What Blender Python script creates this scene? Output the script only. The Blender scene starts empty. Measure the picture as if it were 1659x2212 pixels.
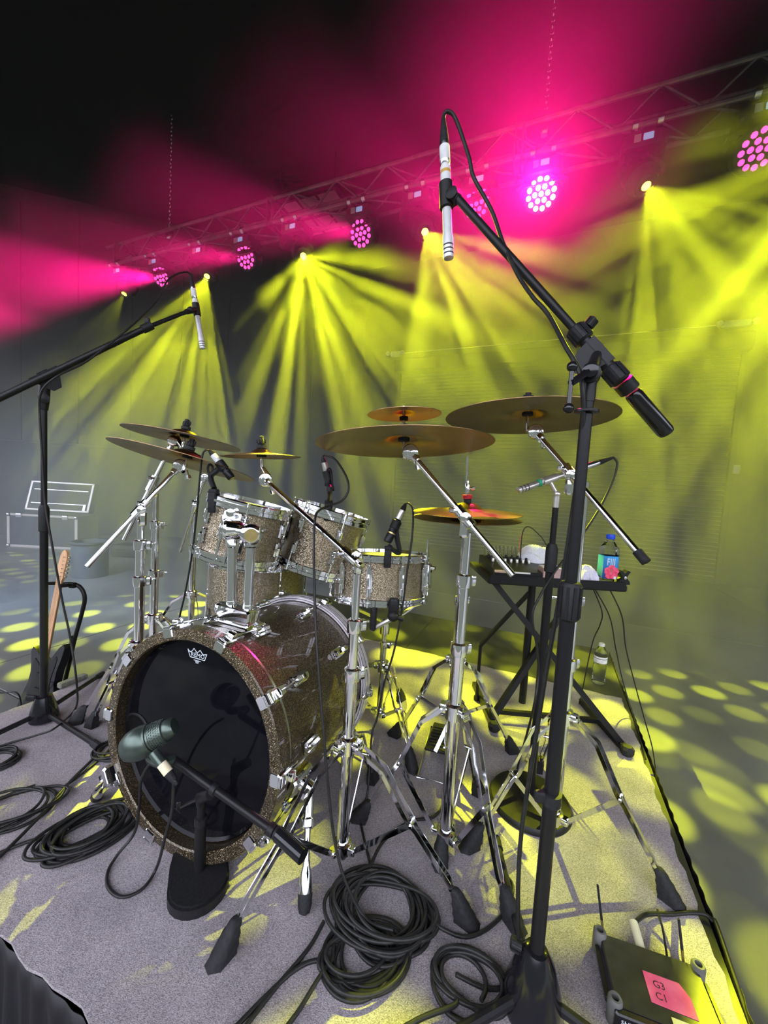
import bpy, bmesh, math, random
from mathutils import Vector as V, Matrix
random.seed(7)
SC = bpy.context.scene
COL = SC.collection
PI = math.pi

# ------------------------------------------------------------------ camera
CAMZ, FPX, CX, CY = 0.98, 831.0, 829.5, 1106.0      # lens height above the riser deck, focal length in px of a 1659 x 2212 frame
_up = V((735.0, 12400.0, FPX)).normalized()           # world up seen from the camera (pitched 4 deg down, rolled 3 deg)
_fw = V((0, 0, -1)); _fw = (_fw - _up * _fw.dot(_up)).normalized()
_rt = _fw.cross(_up)
CAMROT = Matrix((_rt, _fw, _up))                      # camera axes -> world axes
cam_data = bpy.data.cameras.new('camera')
cam = bpy.data.objects.new('camera', cam_data); COL.objects.link(cam)
cam_data.sensor_fit = 'VERTICAL'; cam_data.sensor_height = 34.6
cam_data.lens = 34.6 * FPX / 2212.0
cam_data.clip_start = 0.02; cam_data.clip_end = 200
cam.matrix_world = Matrix.Translation((0, 0, CAMZ)) @ CAMROT.to_4x4()
SC.camera = cam

# ------------------------------------------------------------------ sky and exposure
world = bpy.data.worlds.new('sky'); SC.world = world; world.use_nodes = True
wn = world.node_tree.nodes; wl = world.node_tree.links
bg = wn['Background']
geo = wn.new('ShaderNodeTexCoord'); sep = wn.new('ShaderNodeSeparateXYZ'); rmp = wn.new('ShaderNodeValToRGB')
mp = wn.new('ShaderNodeMapRange'); mp.inputs[1].default_value = -1; mp.inputs[2].default_value = 1
wl.new(geo.outputs['Generated'], sep.inputs[0]); wl.new(sep.outputs['Z'], mp.inputs[0]); wl.new(mp.outputs[0], rmp.inputs[0])
rmp.color_ramp.elements[0].position = 0.55; rmp.color_ramp.elements[0].color = (0.045, 0.05, 0.045, 1)   # dark ground, with an unseen tree line added for contrast in the chrome
rmp.color_ramp.elements[1].position = 0.60; rmp.color_ramp.elements[1].color = (0.84, 0.86, 1.0, 1)     # overcast evening sky
wl.new(rmp.outputs[0], bg.inputs['Color'])
SKY = 5.0
bg.inputs['Strength'].default_value = SKY
SC.view_settings.view_transform = 'Standard'; SC.view_settings.look = 'None'
SC.view_settings.exposure = 0.0; SC.view_settings.gamma = 1.0; SC.view_settings.use_curve_mapping = False
SC.cycles.volume_bounces = 0; SC.cycles.max_bounces = 7; SC.cycles.diffuse_bounces = 2; SC.cycles.glossy_bounces = 4
SC.cycles.transmission_bounces = 8; SC.cycles.transparent_max_bounces = 8
SC.cycles.caustics_reflective = False; SC.cycles.caustics_refractive = False
SC.cycles.sample_clamp_indirect = 4.0; SC.cycles.use_denoising = True
SC.cycles.use_adaptive_sampling = True; SC.cycles.adaptive_threshold = 0.06; SC.cycles.adaptive_min_samples = 20

# ------------------------------------------------------------------ placing helpers
def ray(px, py): return CAMROT @ V(((px - CX) / FPX, -(py - CY) / FPX, -1.0))
EYE = V((0, 0, CAMZ))
def P(px, py, y):                                     # the point seen at a pixel, y metres in front of the camera
    d = ray(px, py); return EYE + d * (y / d.y)
def G(px, py, h=0.0):                                 # the point at height h
    d = ray(px, py); return EYE + d * ((h - CAMZ) / d.z)
NA, NB = V((math.cos(math.radians(23)), -math.sin(math.radians(23)), 0)), V((math.sin(math.radians(23)), math.cos(math.radians(23)), 0))
def S(a, b, z=0.0): return NA * a + NB * b + V((0, 0, z))   # stage frame: a along the back wall, b towards it
def PB(px, py, b):                                    # the point on the stage plane b
    d = ray(px, py); return EYE + d * ((b - EYE.dot(NB)) / d.dot(NB))
FLOORZ = -0.40
UP = V((0, 0, 1))

# ------------------------------------------------------------------ mesh builder
def frame(ax):
    ax = V(ax).normalized()
    ref = V((0, 0, 1)) if abs(ax.z) < 0.9 else V((1, 0, 0))
    x = ref.cross(ax).normalized(); return x, ax.cross(x), ax
class MB:
    def __init__(s): s.v = []; s.f = []
    def add(s, vs, fs):
        o = len(s.v); s.v += [V(p) for p in vs]; s.f += [tuple(i + o for i in f) for f in fs]; return s
    def tube(s, pts, r, n=8, closed=False, caps=True):
        pts = [V(p) for p in pts]; m = len(pts)
        rs = r if isinstance(r, (list, tuple)) else [r] * m
        tg = []
        for i in range(m):
            a = pts[(i - 1) % m] if (closed or i > 0) else pts[i]
            b = pts[(i + 1) % m] if (closed or i < m - 1) else pts[i]
            t = (b - a); tg.append(t.normalized() if t.length > 1e-9 else V((0, 0, 1)))
        x, y, _ = frame(tg[0]); vs = []
        for i in range(m):
            x = (x - tg[i] * x.dot(tg[i]))
            x = x.normalized() if x.length > 1e-6 else frame(tg[i])[0]
            y = tg[i].cross(x)
            for k in range(n):
                a = 2 * PI * k / n; vs.append(pts[i] + (x * math.cos(a) + y * math.sin(a)) * rs[i])
        fs = []
        for i in range(m if closed else m - 1):
            j = (i + 1) % m
            for k in range(n):
                q = (k + 1) % n; fs.append((i * n + k, i * n + q, j * n + q, j * n + k))
        if caps and not closed:
            fs.append(tuple(range(n - 1, -1, -1))); fs.append(tuple((m - 1) * n + k for k in range(n)))
        return s.add(vs, fs)
    def cyl(s, p0, p1, r0, r1=None, n=16): return s.tube([p0, p1], [r0, r0 if r1 is None else r1], n)
    def lathe(s, prof, o, ax, n=24, closed=False, xdir=None, a0=0.0):   # prof: (radius, height along ax)
        o = V(o); x, y, z = frame(ax)
        vs = []; fs = []; m = len(prof)
        for (r, h) in prof:
            for k in range(n):
                a = a0 + 2 * PI * k / n; vs.append(o + z * h + (x * math.cos(a) + y * math.sin(a)) * max(r, 1e-5))
        for i in range(m if closed else m - 1):
            j = (i + 1) % m
            for k in range(n):
                q = (k + 1) % n; fs.append((i * n + k, i * n + q, j * n + q, j * n + k))
        if not closed:
            fs.append(tuple(range(n - 1, -1, -1))); fs.append(tuple((m - 1) * n + k for k in range(n)))
        return s.add(vs, fs)
    def box(s, c, sx, sy, sz, ax=None, bev=0.0):        # ax: three axes
        c = V(c); X, Y, Z = ax if ax else (V((1, 0, 0)), V((0, 1, 0)), V((0, 0, 1)))
        hx, hy, hz = sx / 2, sy / 2, sz / 2
        if bev <= 0:
            vs = [c + X * (i * hx) + Y * (j * hy) + Z * (k * hz) for k in (-1, 1) for j in (-1, 1) for i in (-1, 1)]
            return s.add(vs, [(0, 2, 3, 1), (4, 5, 7, 6), (0, 1, 5, 4), (2, 6, 7, 3), (0, 4, 6, 2), (1, 3, 7, 5)])
        b = min(bev, hx * .9, hy * .9, hz * .9)
        ring = [(-hx + b, -hy), (hx - b, -hy), (hx, -hy + b), (hx, hy - b), (hx - b, hy), (-hx + b, hy), (-hx, hy - b), (-hx, -hy + b)]
        def lay(k, sc):
            return [c + X * (p[0] - math.copysign(sc, p[0])) + Y * (p[1] - math.copysign(sc, p[1])) + Z * k for p in ring]
        vs = lay(-hz, b * .6) + lay(-hz + b, 0) + lay(hz - b, 0) + lay(hz, b * .6)
        fs = [tuple(range(7, -1, -1)), tuple(24 + k for k in range(8))]
        for l in range(3):
            for k in range(8):
                q = (k + 1) % 8; fs.append((l * 8 + k, l * 8 + q, l * 8 + 8 + q, l * 8 + 8 + k))
        return s.add(vs, fs)
    def bar(s, p0, p1, w, t, wd):                       # flat bar: w along wd, t across
        p0, p1, wd = V(p0), V(p1), V(wd); d = (p1 - p0); L = d.length; z = d.normalized()
        x = (wd - z * wd.dot(z)).normalized(); y = z.cross(x)
        return s.box((p0 + p1) / 2, w, t, L, (x, y, z))
    def strip(s, pts, w, t, wd):                        # flat bar bent along a path
        pts = [V(p) for p in pts]; wd = V(wd).normalized(); m = len(pts); vs = []; fs = []
        for i in range(m):
            d = (pts[min(i + 1, m - 1)] - pts[max(i - 1, 0)]).normalized()
            x = (wd - d * wd.dot(d)).normalized(); y = d.cross(x)
            vs += [pts[i] + x * (a * w / 2) + y * (b * t / 2) for a, b in ((-1, -1), (1, -1), (1, 1), (-1, 1))]
        for i in range(m - 1):
            for k in range(4):
                q = (k + 1) % 4; fs.append((i * 4 + k, i * 4 + q, i * 4 + 4 + q, i * 4 + 4 + k))
        fs += [(3, 2, 1, 0), tuple((m - 1) * 4 + k for k in range(4))]
        return s.add(vs, fs)
    def ball(s, c, r, n=14, ax=(0, 0, 1), sz=1.0):
        m = n // 2
        return s.lathe([(r * math.sin(PI * i / m), -r * sz * math.cos(PI * i / m)) for i in range(m + 1)], c, ax, n)
    def prism(s, pts, o, X, Y, t):                      # 2-D outline pushed t along X x Y
        o, X, Y = V(o), V(X).normalized(), V(Y).normalized(); Z = X.cross(Y); n = len(pts)
        vs = [o + X * a + Y * b for a, b in pts] + [o + X * a + Y * b + Z * t for a, b in pts]
        fs = [tuple(range(n - 1, -1, -1)), tuple(range(n, 2 * n))]
        for k in range(n):
            q = (k + 1) % n; fs.append((k, q, n + q, n + k))
        return s.add(vs, fs)
    def build(s, name, mat, parent=None, smooth=35, label=None, kind=None):
        me = bpy.data.meshes.new(name)
        off = root_loc(parent)
        me.from_pydata([tuple(p - off) for p in s.v], [], s.f); me.update()
        bm = bmesh.new(); bm.from_mesh(me); bmesh.ops.recalc_face_normals(bm, faces=bm.faces); bm.to_mesh(me); bm.free()
        if smooth:
            me.shade_smooth(); me.set_sharp_from_angle(angle=math.radians(smooth))
        for mm in (mat if isinstance(mat, (list, tuple)) else [mat]): me.materials.append(mm)
        o = bpy.data.objects.new(name, me); COL.objects.link(o)
        if parent: o.parent = parent
        if label: o['label'] = label
        if kind: o['kind'] = kind
        return o
def root_loc(p):
    v = V((0, 0, 0))
    while p: v += p.location; p = p.parent
    return v
def thing(name, label, cat, loc=(0, 0, 0), group=None):
    o = bpy.data.objects.new(name, None); COL.objects.link(o); o.location = loc; o.empty_display_size = .05
    o['label'] = label; o['category'] = cat
    if group: o['group'] = group
    return o
def tag(o, label, cat, group=None):
    o['label'] = label; o['category'] = cat
    if group: o['group'] = group
    return o
def spline(pts, k=8, closed=False):                   # Catmull-Rom through the points
    p = [V(q) for q in pts]; n = len(p); out = []
    for i in range(n if closed else n - 1):
        if closed: a, b, c, d = p[(i - 1) % n], p[i], p[(i + 1) % n], p[(i + 2) % n]
        else: a, b, c, d = p[max(i - 1, 0)], p[i], p[i + 1], p[min(i + 2, n - 1)]
        for j in range(k):
            t = j / k; t2 = t * t; t3 = t2 * t
            out.append(.5 * ((2 * b) + (c - a) * t + (2 * a - 5 * b + 4 * c - d) * t2 + (3 * b - a - 3 * c + d) * t3))
    if not closed: out.append(p[-1])
    return out

# ------------------------------------------------------------------ materials
def mat(name, col, rough=.5, metal=0.0, spec=.5, coat=0.0, emit=None, estr=0.0, trans=0.0, ior=1.45, alpha=1.0):
    m = bpy.data.materials.new(name); m.use_nodes = True; b = m.node_tree.nodes['Principled BSDF']
    b.inputs['Base Color'].default_value = (*col, 1); b.inputs['Roughness'].default_value = rough
    b.inputs['Metallic'].default_value = metal; b.inputs['Specular IOR Level'].default_value = spec
    b.inputs['Coat Weight'].default_value = coat; b.inputs['Transmission Weight'].default_value = trans; b.inputs['IOR'].default_value = ior
    if emit: b.inputs['Emission Color'].default_value = (*emit, 1); b.inputs['Emission Strength'].default_value = estr
    return m
def nodes(m): return m.node_tree.nodes, m.node_tree.links, m.node_tree.nodes['Principled BSDF']
def noise_col(m, c1, c2, scale, detail=4, lo=.35, hi=.65, coord='Object', stretch=None, rough_var=None, bump=0.0, bscale=None, bdist=.002):
    n, l, b = nodes(m)
    tc = n.new('ShaderNodeTexCoord'); src = tc.outputs[coord]
    if stretch:
        mpn = n.new('ShaderNodeMapping'); mpn.inputs['Scale'].default_value = stretch; l.new(src, mpn.inputs[0]); src = mpn.outputs[0]
    t = n.new('ShaderNodeTexNoise'); t.inputs['Scale'].default_value = scale; t.inputs['Detail'].default_value = detail
    l.new(src, t.inputs['Vector'])
    r = n.new('ShaderNodeValToRGB'); r.color_ramp.elements[0].position = lo; r.color_ramp.elements[1].position = hi
    r.color_ramp.elements[0].color = (*c1, 1); r.color_ramp.elements[1].color = (*c2, 1)
    l.new(t.outputs['Fac'], r.inputs[0]); l.new(r.outputs[0], b.inputs['Base Color'])
    if rough_var:
        q = n.new('ShaderNodeMapRange'); q.inputs[3].default_value = rough_var[0]; q.inputs[4].default_value = rough_var[1]
        l.new(t.outputs['Fac'], q.inputs[0]); l.new(q.outputs[0], b.inputs['Roughness'])
    if bump:
        t2 = t
        if bscale:
            t2 = n.new('ShaderNodeTexNoise'); t2.inputs['Scale'].default_value = bscale; t2.inputs['Detail'].default_value = 3; l.new(src, t2.inputs['Vector'])
        bp = n.new('ShaderNodeBump'); bp.inputs['Strength'].default_value = bump; bp.inputs['Distance'].default_value = bdist
        l.new(t2.outputs['Fac'], bp.inputs['Height']); l.new(bp.outputs[0], b.inputs['Normal'])
    return m
def brushed(m, scale=60, lo=.10, hi=.22):                        # faint wear in the polish
    n, l, b = nodes(m); tc = n.new('ShaderNodeTexCoord'); t = n.new('ShaderNodeTexNoise'); t.inputs['Scale'].default_value = scale
    q = n.new('ShaderNodeMapRange'); q.inputs[3].default_value = lo; q.inputs[4].default_value = hi
    l.new(tc.outputs['Object'], t.inputs['Vector']); l.new(t.outputs['Fac'], q.inputs[0]); l.new(q.outputs[0], b.inputs['Roughness']); return m
M = {}
M['chrome'] = brushed(mat('chrome', (.82, .83, .85), .07, 1.0), 40, .03, .12)
M['steel'] = brushed(mat('steel', (.62, .63, .65), .2, 1.0), 50, .14, .30)
M['black_metal'] = brushed(mat('black_metal', (.009, .009, .010), .38, spec=.3), 50, .30, .46)
M['black_gloss'] = brushed(mat('black_gloss', (.008, .008, .010), .12), 30, .08, .16)
M['black_plastic'] = noise_col(mat('black_plastic', (.010, .010, .011), .5, spec=.3), (.008, .008, .009), (.014, .014, .015), 200, bump=.15)
M['rubber'] = noise_col(mat('rubber', (.012, .012, .013), .65, spec=.3), (.009, .009, .010), (.018, .018, .020), 120, bump=.2)
M['cable'] = noise_col(mat('cable_jacket', (.012, .012, .012), .45, spec=.35), (.010, .010, .010), (.018, .018, .017), 60)
M['red_plastic'] = noise_col(mat('red_plastic', (.7, .02, .04), .4), (.62, .015, .03), (.75, .03, .05), 60)
M['white_tape'] = noise_col(mat('white_tape', (.75, .75, .75), .6), (.66, .66, .67), (.80, .80, .80), 40, bump=.2)
M['silver'] = noise_col(mat('satin_silver', (.62, .60, .56), .32, .85), (.58, .56, .52), (.66, .64, .60), 80)
M['pearl_white'] = noise_col(mat('pearl_white', (.72, .72, .73), .35, .2), (.68, .68, .69), (.76, .76, .77), 60)
# --- setting
M['wall'] = noise_col(mat('wall_paint', (.05, .05, .055), .75), (.042, .043, .047), (.060, .060, .064), 3, bump=.1, bscale=40)
M['panel'] = noise_col(mat('wall_panel_paint', (.05, .05, .055), .6), (.048, .048, .052), (.066, .065, .069), 2.2, bump=.1, bscale=60)
M['slat'] = noise_col(mat('shutter_slat', (.05, .055, .055), .5), (.042, .046, .045), (.062, .066, .064), 4)
M['slat_lip_highlight'] = noise_col(mat('shutter_lip_highlight', (.42, .43, .42), .45, .2), (.34, .36, .35), (.52, .53, .52), 4)  # highlight of light from above, put into the colour of the lip
M['ceiling'] = noise_col(mat('ceiling_black', (.012, .012, .014), .85), (.010, .010, .012), (.016, .016, .018), 2, bump=.1, bscale=25)
M['concrete'] = noise_col(mat('concrete', (.2, .2, .2), .5), (.105, .108, .105), (.20, .205, .195), .9, 9, .36, .66, rough_var=(.35, .6), bump=.12, bscale=14)
M['deck'] = noise_col(mat('deck_black', (.02, .02, .02), .45), (.014, .015, .015), (.026, .027, .026), 8, rough_var=(.35, .55))

# ================================================================== the setting
def struct(o, name=None):
    o['kind'] = 'structure'; return o
MB().add([S(-16, -6, FLOORZ), S(13, -6, FLOORZ), S(13, 8.7, FLOORZ), S(-16, 8.7, FLOORZ), S(-16, -6, FLOORZ - .1), S(13, -6, FLOORZ - .1), S(13, 8.7, FLOORZ - .1), S(-16, 8.7, FLOORZ - .1)],
         [(0, 1, 2, 3), (7, 6, 5, 4), (0, 4, 5, 1), (1, 5, 6, 2), (2, 6, 7, 3), (3, 7, 4, 0)])
floor_mb = MB(); CEILZ = 6.15
# floor slabs with recessed control joints; the slab edges run along the stage
BJ = [-1.3, 1.2, 5.0, 8.7]; AJ = [-16, -9.5, -3.4, 2.7, 8.6, 13]
bed = MB().box(S(-1.5, 3.7, FLOORZ - .06), 29, 10.0, .08, (NA, NB, UP))
floor = struct(bed.build('floor', M['concrete']))
for i in range(len(BJ) - 1):
    for j in range(len(AJ) - 1):
        a0, a1, b0, b1 = AJ[j] + .004, AJ[j + 1] - .004, BJ[i] + .004, BJ[i + 1] - .004
        MB().box(S((a0 + a1) / 2, (b0 + b1) / 2, FLOORZ - .01), a1 - a0, b1 - b0, .02, (NA, NB, UP), bev=.003).build('slab', M['concrete'], floor, smooth=0)
struct(MB().box(S(-1.5, 3.6, CEILZ + .06), 29, 11.4, .12, (NA, NB, UP)).build('ceiling', M['ceiling']))
# back wall with its rolling shutter
struct(MB().box(S(1.2, 8.66, (CEILZ + FLOORZ) / 2), 11.6, .12, CEILZ - FLOORZ, (NA, NB, UP)).build('wall_back', M['wall']))
LA0, LA1 = V((-4.4, 8.62)), V((-13.2, 1.02))          # the splayed side wall, in stage coordinates
ld = (LA1 - LA0).normalized(); LDIR = (NA * ld.x + NB * ld.y); LN = LDIR.cross(UP) * 1.0
LN = LN if LN.dot(S(-4, 2) - S(-9, 5)) > 0 else -LN
def LW(t, z=0, out=0): return S(LA0.x, LA0.y, z) + LDIR * t + LN * out
LL = (LA1 - LA0).length
wl_left = struct(MB().box(LW(LL / 2, (CEILZ + FLOORZ) / 2, -.06), LL, .12, CEILZ - FLOORZ, (LDIR, LN, UP)).build('wall_left', M['wall']))
k = 0; t = .35
while t < LL - 1:                                      # tall sheet panels, joints left open
    w = .92
    MB().box(LW(t + w / 2, (1.47 + 5.9) / 2, .011), w - .022, .022, 5.9 - 1.47, (LDIR, LN, UP), bev=.004).build('panel', M['panel'], wl_left, smooth=0)
    t += w
MB().box(LW(LL / 2 - .1, 1.44, .014), LL - .4, .028, .05, (LDIR, LN, UP), bev=.004).build('rail', M['panel'], wl_left, smooth=0)
RA0, RA1 = V((7.0, 8.62)), V((12.2, 3.4)); rd = (RA1 - RA0).normalized(); RDIR = NA * rd.x + NB * rd.y; RN = RDIR.cross(UP)
RN = RN if RN.dot(S(0, 0) - S(9, 6)) > 0 else -RN
struct(MB().box(S((RA0.x + RA1.x) / 2, (RA0.y + RA1.y) / 2, (CEILZ + FLOORZ) / 2) - RN * .06, (RA1 - RA0).length, .12, CEILZ - FLOORZ, (RDIR, RN, UP)).build('wall_right', M['wall']))
d0, d1 = PB(850, 1100, 8.55), PB(1560, 1100, 8.55)
DA0, DA1 = d0.dot(NA), d1.dot(NA); DZ1 = PB(1000, 800, 8.55).z
door = bpy.data.objects.new('door_1', None); COL.objects.link(door); door.location = S((DA0 + DA1) / 2, 8.55, FLOORZ); struct(door)
NSL = 52; dz = (DZ1 - FLOORZ - .06) / NSL
sl = MB()
hw = (DA1 - DA0) / 2
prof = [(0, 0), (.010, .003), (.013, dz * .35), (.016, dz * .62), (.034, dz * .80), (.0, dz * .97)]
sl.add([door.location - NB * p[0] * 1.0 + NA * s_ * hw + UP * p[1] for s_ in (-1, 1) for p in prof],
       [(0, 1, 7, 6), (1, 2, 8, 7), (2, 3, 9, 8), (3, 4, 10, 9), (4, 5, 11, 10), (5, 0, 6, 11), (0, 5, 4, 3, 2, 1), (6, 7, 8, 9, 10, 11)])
first = sl.build('slat', [M['slat'], M['slat_lip_highlight']], door, smooth=0)
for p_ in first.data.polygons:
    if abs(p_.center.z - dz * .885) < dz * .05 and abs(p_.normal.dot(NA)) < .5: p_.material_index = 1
for i in range(1, NSL):
    o = first.copy(); COL.objects.link(o); o.parent = door; o.location = (0, 0, i * dz + .06)
first.location = (0, 0, .06)
MB().box(door.location + UP * .03 - NB * .012, hw * 2, .05, .055, (NA, NB, UP), bev=.006).build('bottom_bar', M['slat'], door, smooth=0)
for s_ in (-1, 1):
    MB().box(door.location + NA * s_ * (hw + .03) + UP * (DZ1 - FLOORZ) / 2 - NB * .03, .07, .09, DZ1 - FLOORZ, (NA, NB, UP), bev=.006).build('guide_rail', M['wall'], door, smooth=0)
MB().box(door.location + UP * (DZ1 - FLOORZ + .13) - NB * .13, hw * 2 + .2, .3, .28, (NA, NB, UP), bev=.03).build('shutter_box', M['wall'], door, smooth=0)
struct(MB().box(S(5.9, 8.585, FLOORZ + .05), 1.9, .03, .09, (NA, NB, UP), bev=.006).build('baseboard_back', mat('baseboard_paint', (.35, .36, .33), .5)))

struct(MB().box(S(-1.5, -2.1, 5.15), 29, .12, 2.0, (NA, NB, UP)).build('wall_front_sky_block', M['ceiling']))      # added unseen header, keeps sky light off the upper haze and ceiling
# small things on the back wall
p0, p1 = PB(868, 763, 8.38), PB(1570, 701, 8.38)
lit = mat('fitting_white', (.7, .72, .66), .5)
for (px, py, w, lab) in ((856, 765, .30, 'small white emergency light fitting above the rolling shutter, far left end of the conduit'), (1590, 700, .42, 'white twin-head emergency light fitting at the right end of the conduit')):
    c = PB(px, py, 8.50)
    t_ = thing('emergency_light', lab, 'light fitting', c)
    MB().box(c, w, .12, .11, (NA, NB, UP), bev=.03).build('housing', lit, t_)
    for s_ in (-1, 1):
        q = c + NA * s_ * (w * .5 + .03)
        MB().lathe([(.02, -.03), (.055, 0), (.05, .03)], q - NB * .06, -NB, 14).build('lamp_head', lit, t_)
tag(MB().tube([PB(872, 763, 8.56), PB(1210, 733, 8.56), PB(1562, 702, 8.56)], .009, 6).build('conduit', lit), 'thin pale conduit running across the back wall between two fittings', 'conduit')
c = PB(1586, 1014, 8.575); t_ = thing('wall_outlet', 'small square white outlet plate on the wall right of the shutter', 'outlet', c)
MB().box(c, .15, .03, .15, (NA, NB, UP), bev=.01).build('cover_plate', lit, t_)
MB().box(c - NB * .02, .07, .02, .09, (NA, NB, UP), bev=.006).build('socket', M['white_tape'], t_)

# ================================================================== lighting truss
TB, TZB, TZT = 4.12, None, None
qa, qb = PB(1404, 264, TB - .15), PB(1404, 190, TB - .15)
TZB, TZT = qa.z, qb.z
TA0, TA1 = PB(252, 560, TB).dot(NA), 5.6
alu = noise_col(mat('truss_aluminium', (.14, .14, .15), .45, .6), (.11, .11, .12), (.18, .18, .19), 9)
tr = thing('lighting_truss', 'long box truss of grey aluminium tube hanging across the stage', 'truss', S((TA0 + TA1) / 2, TB, TZB))
for db in (-.15, .15):
    for z in (TZB, TZT):
        MB().cyl(S(TA0, TB + db, z), S(TA1, TB + db, z), .024, n=10).build('chord', alu, tr)
pitch = .62; h = TZT - TZB
a = TA0 + .1
while a < TA1 - .3:
    for db in (-.15, .15):
        m = a + pitch / 2
        MB().cyl(S(a, TB + db, TZB), S(m, TB + db, TZT), .012, n=6).build('brace', alu, tr)
        MB().cyl(S(m, TB + db, TZT), S(a + pitch, TB + db, TZB), .012, n=6).build('brace', alu, tr)
    MB().cyl(S(a, TB - .15, TZB), S(a + pitch, TB + .15, TZB), .011, n=6).build('brace', alu, tr)
    MB().cyl(S(a + pitch / 2, TB - .15, TZT), S(a + pitch, TB + .15, TZT), .011, n=6).build('brace', alu, tr)
    a += pitch
for px in (254, 583, 1108):
    a = PB(px, 480, TB - .15).dot(NA)
    for d in (-.035, .035):
        m = MB()
        for db in (-.15, .15): m.box(S(a + d, TB + db, (TZB + TZT) / 2), .02, .05, h + .05, (NA, NB, UP))
        for z in (TZB, TZT): m.box(S(a + d, TB, z), .02, .3, .05, (NA, NB, UP))
        m.build('splice_frame', alu, tr, smooth=0)
# chain falls that carry it
for i, (px, lab) in enumerate(((368, 'thin hoist chain hanging from the dark ceiling near the far truss end'), (1166, 'thin hoist chain hanging from the ceiling in the pink glow'))):
    a = PB(px, 400, TB).dot(NA); zt = CEILZ
    t_ = thing('hoist_chain', lab, 'chain', S(a, TB, zt))
    m = MB(); z = TZT + .05; n_ = 0
    while z < zt - .06:
        x_, y_ = (NA, NB) if n_ % 2 else (NB, NA)
        m.tube([S(a, TB, z) + x_ * (.018 * math.cos(2 * PI * q / 8)) + UP * (.034 + .034 * math.sin(2 * PI * q / 8)) for q in range(8)], .005, 4, closed=True)
        z += .055; n_ += 1
    m.build('chain_links', M['steel'], t_, kind='stuff')
    MB().lathe([(.03, 0), (.05, .03), (.05, .12), (.03, .15)], S(a, TB, TZT - .02), UP, 12).build('shackle', M['steel'], t_)
# grille panel set in the ceiling behind the truss
c = PB(692, 462, 5.9); gz = c.z
gp = thing('ceiling_unit', 'pale rectangular service hatch hung under the roof behind the truss', 'ceiling panel', c)
gm = noise_col(mat('hatch_paint', (.30, .27, .29), .6), (.26, .23, .25), (.34, .30, .32), 3)
for i in range(2):
    for j in range(3):
        MB().box(c + NA * (j - 1) * .37 + NB * (i - .5) * .46, .34, .42, .05, (NA, NB, UP), bev=.01).build('panel', gm, gp, smooth=0)
fr_m = MB()
for i in (-1, 0, 1): MB().box(c + NB * i * .46 + UP * .01, 1.16, .05, .09, (NA, NB, UP)).build('frame_rail', M['black_metal'], gp, smooth=0)
for j in (-1.5, -.5, .5, 1.5): MB().box(c + NA * j * .37 + UP * .01, .04, .95, .08, (NA, NB, UP)).build('frame_rail', M['black_metal'], gp, smooth=0)
for a_, b_ in ((-.54, -.44), (.54, -.44), (-.54, .44), (.54, .44)):
    q = c + NA * a_ + NB * b_; MB().cyl(q, V((q.x, q.y, CEILZ)), .012, n=6).build('hanger', M['black_metal'], gp)

# ================================================================== moving heads
def gobo(light, scale, thr, rnd=.22, soft=.07, off=(0, 0)):    # a plate of round holes in front of the lamp
    light.use_nodes = True; n = light.node_tree.nodes; l = light.node_tree.links
    em = n['Emission']
    tc = n.new('ShaderNodeTexCoord'); sp = n.new('ShaderNodeSeparateXYZ'); l.new(tc.outputs['Normal'], sp.inputs[0])
    dx = n.new('ShaderNodeMath'); dx.operation = 'DIVIDE'; dy = n.new('ShaderNodeMath'); dy.operation = 'DIVIDE'
    l.new(sp.outputs[0], dx.inputs[0]); l.new(sp.outputs[2], dx.inputs[1]); l.new(sp.outputs[1], dy.inputs[0]); l.new(sp.outputs[2], dy.inputs[1])
    cb = n.new('ShaderNodeCombineXYZ'); l.new(dx.outputs[0], cb.inputs[0]); l.new(dy.outputs[0], cb.inputs[1])
    ad = n.new('ShaderNodeVectorMath'); ad.inputs[1].default_value = (off[0], off[1], 0); l.new(cb.outputs[0], ad.inputs[0])
    vo = n.new('ShaderNodeTexVoronoi'); vo.voronoi_dimensions = '2D'; vo.inputs['Scale'].default_value = scale; vo.inputs['Randomness'].default_value = rnd
    l.new(ad.outputs[0], vo.inputs['Vector'])
    mr = n.new('ShaderNodeMapRange'); mr.interpolation_type = 'SMOOTHSTEP'
    mr.inputs[1].default_value = thr - soft; mr.inputs[2].default_value = thr + soft; mr.inputs[3].default_value = 1.0; mr.inputs[4].default_value = 0.006
    l.new(vo.outputs['Distance'], mr.inputs[0])
    wn_ = n.new('ShaderNodeSeparateColor'); l.new(vo.outputs['Color'], wn_.inputs[0])
    br = n.new('ShaderNodeMapRange'); br.inputs[3].default_value = -.25; br.inputs[4].default_value = 1.6; l.new(wn_.outputs[0], br.inputs[0])
    cl = n.new('ShaderNodeMath'); cl.operation = 'MAXIMUM'; cl.inputs[1].default_value = .03; l.new(br.outputs[0], cl.inputs[0])
    mu = n.new('ShaderNodeMath'); mu.operation = 'MULTIPLY'; l.new(mr.outputs[0], mu.inputs[0]); l.new(cl.outputs[0], mu.inputs[1])
    l.new(mu.outputs[0], em.inputs['Strength'])
def lamp(name, loc, d, color, watts, deg, blend, rad, parent):
    L = bpy.data.lights.new(name, 'SPOT'); L.color = color; L.energy = watts; L.spot_size = math.radians(deg); L.spot_blend = blend; L.shadow_soft_size = rad
    o = bpy.data.objects.new(name, L); COL.objects.link(o); o.parent = parent
    o.rotation_mode = 'QUATERNION'; o.rotation_quaternion = V(d).to_track_quat('-Z', 'Y'); o.location = V(loc) - root_loc(parent)
    return L
lens_dark = mat('lens_glass', (.02, .02, .02), .05, 0, .5, 1)
head_black = noise_col(mat('fixture_black', (.02, .02, .022), .5), (.016, .016, .018), (.028, .028, .03), 30)
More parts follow.
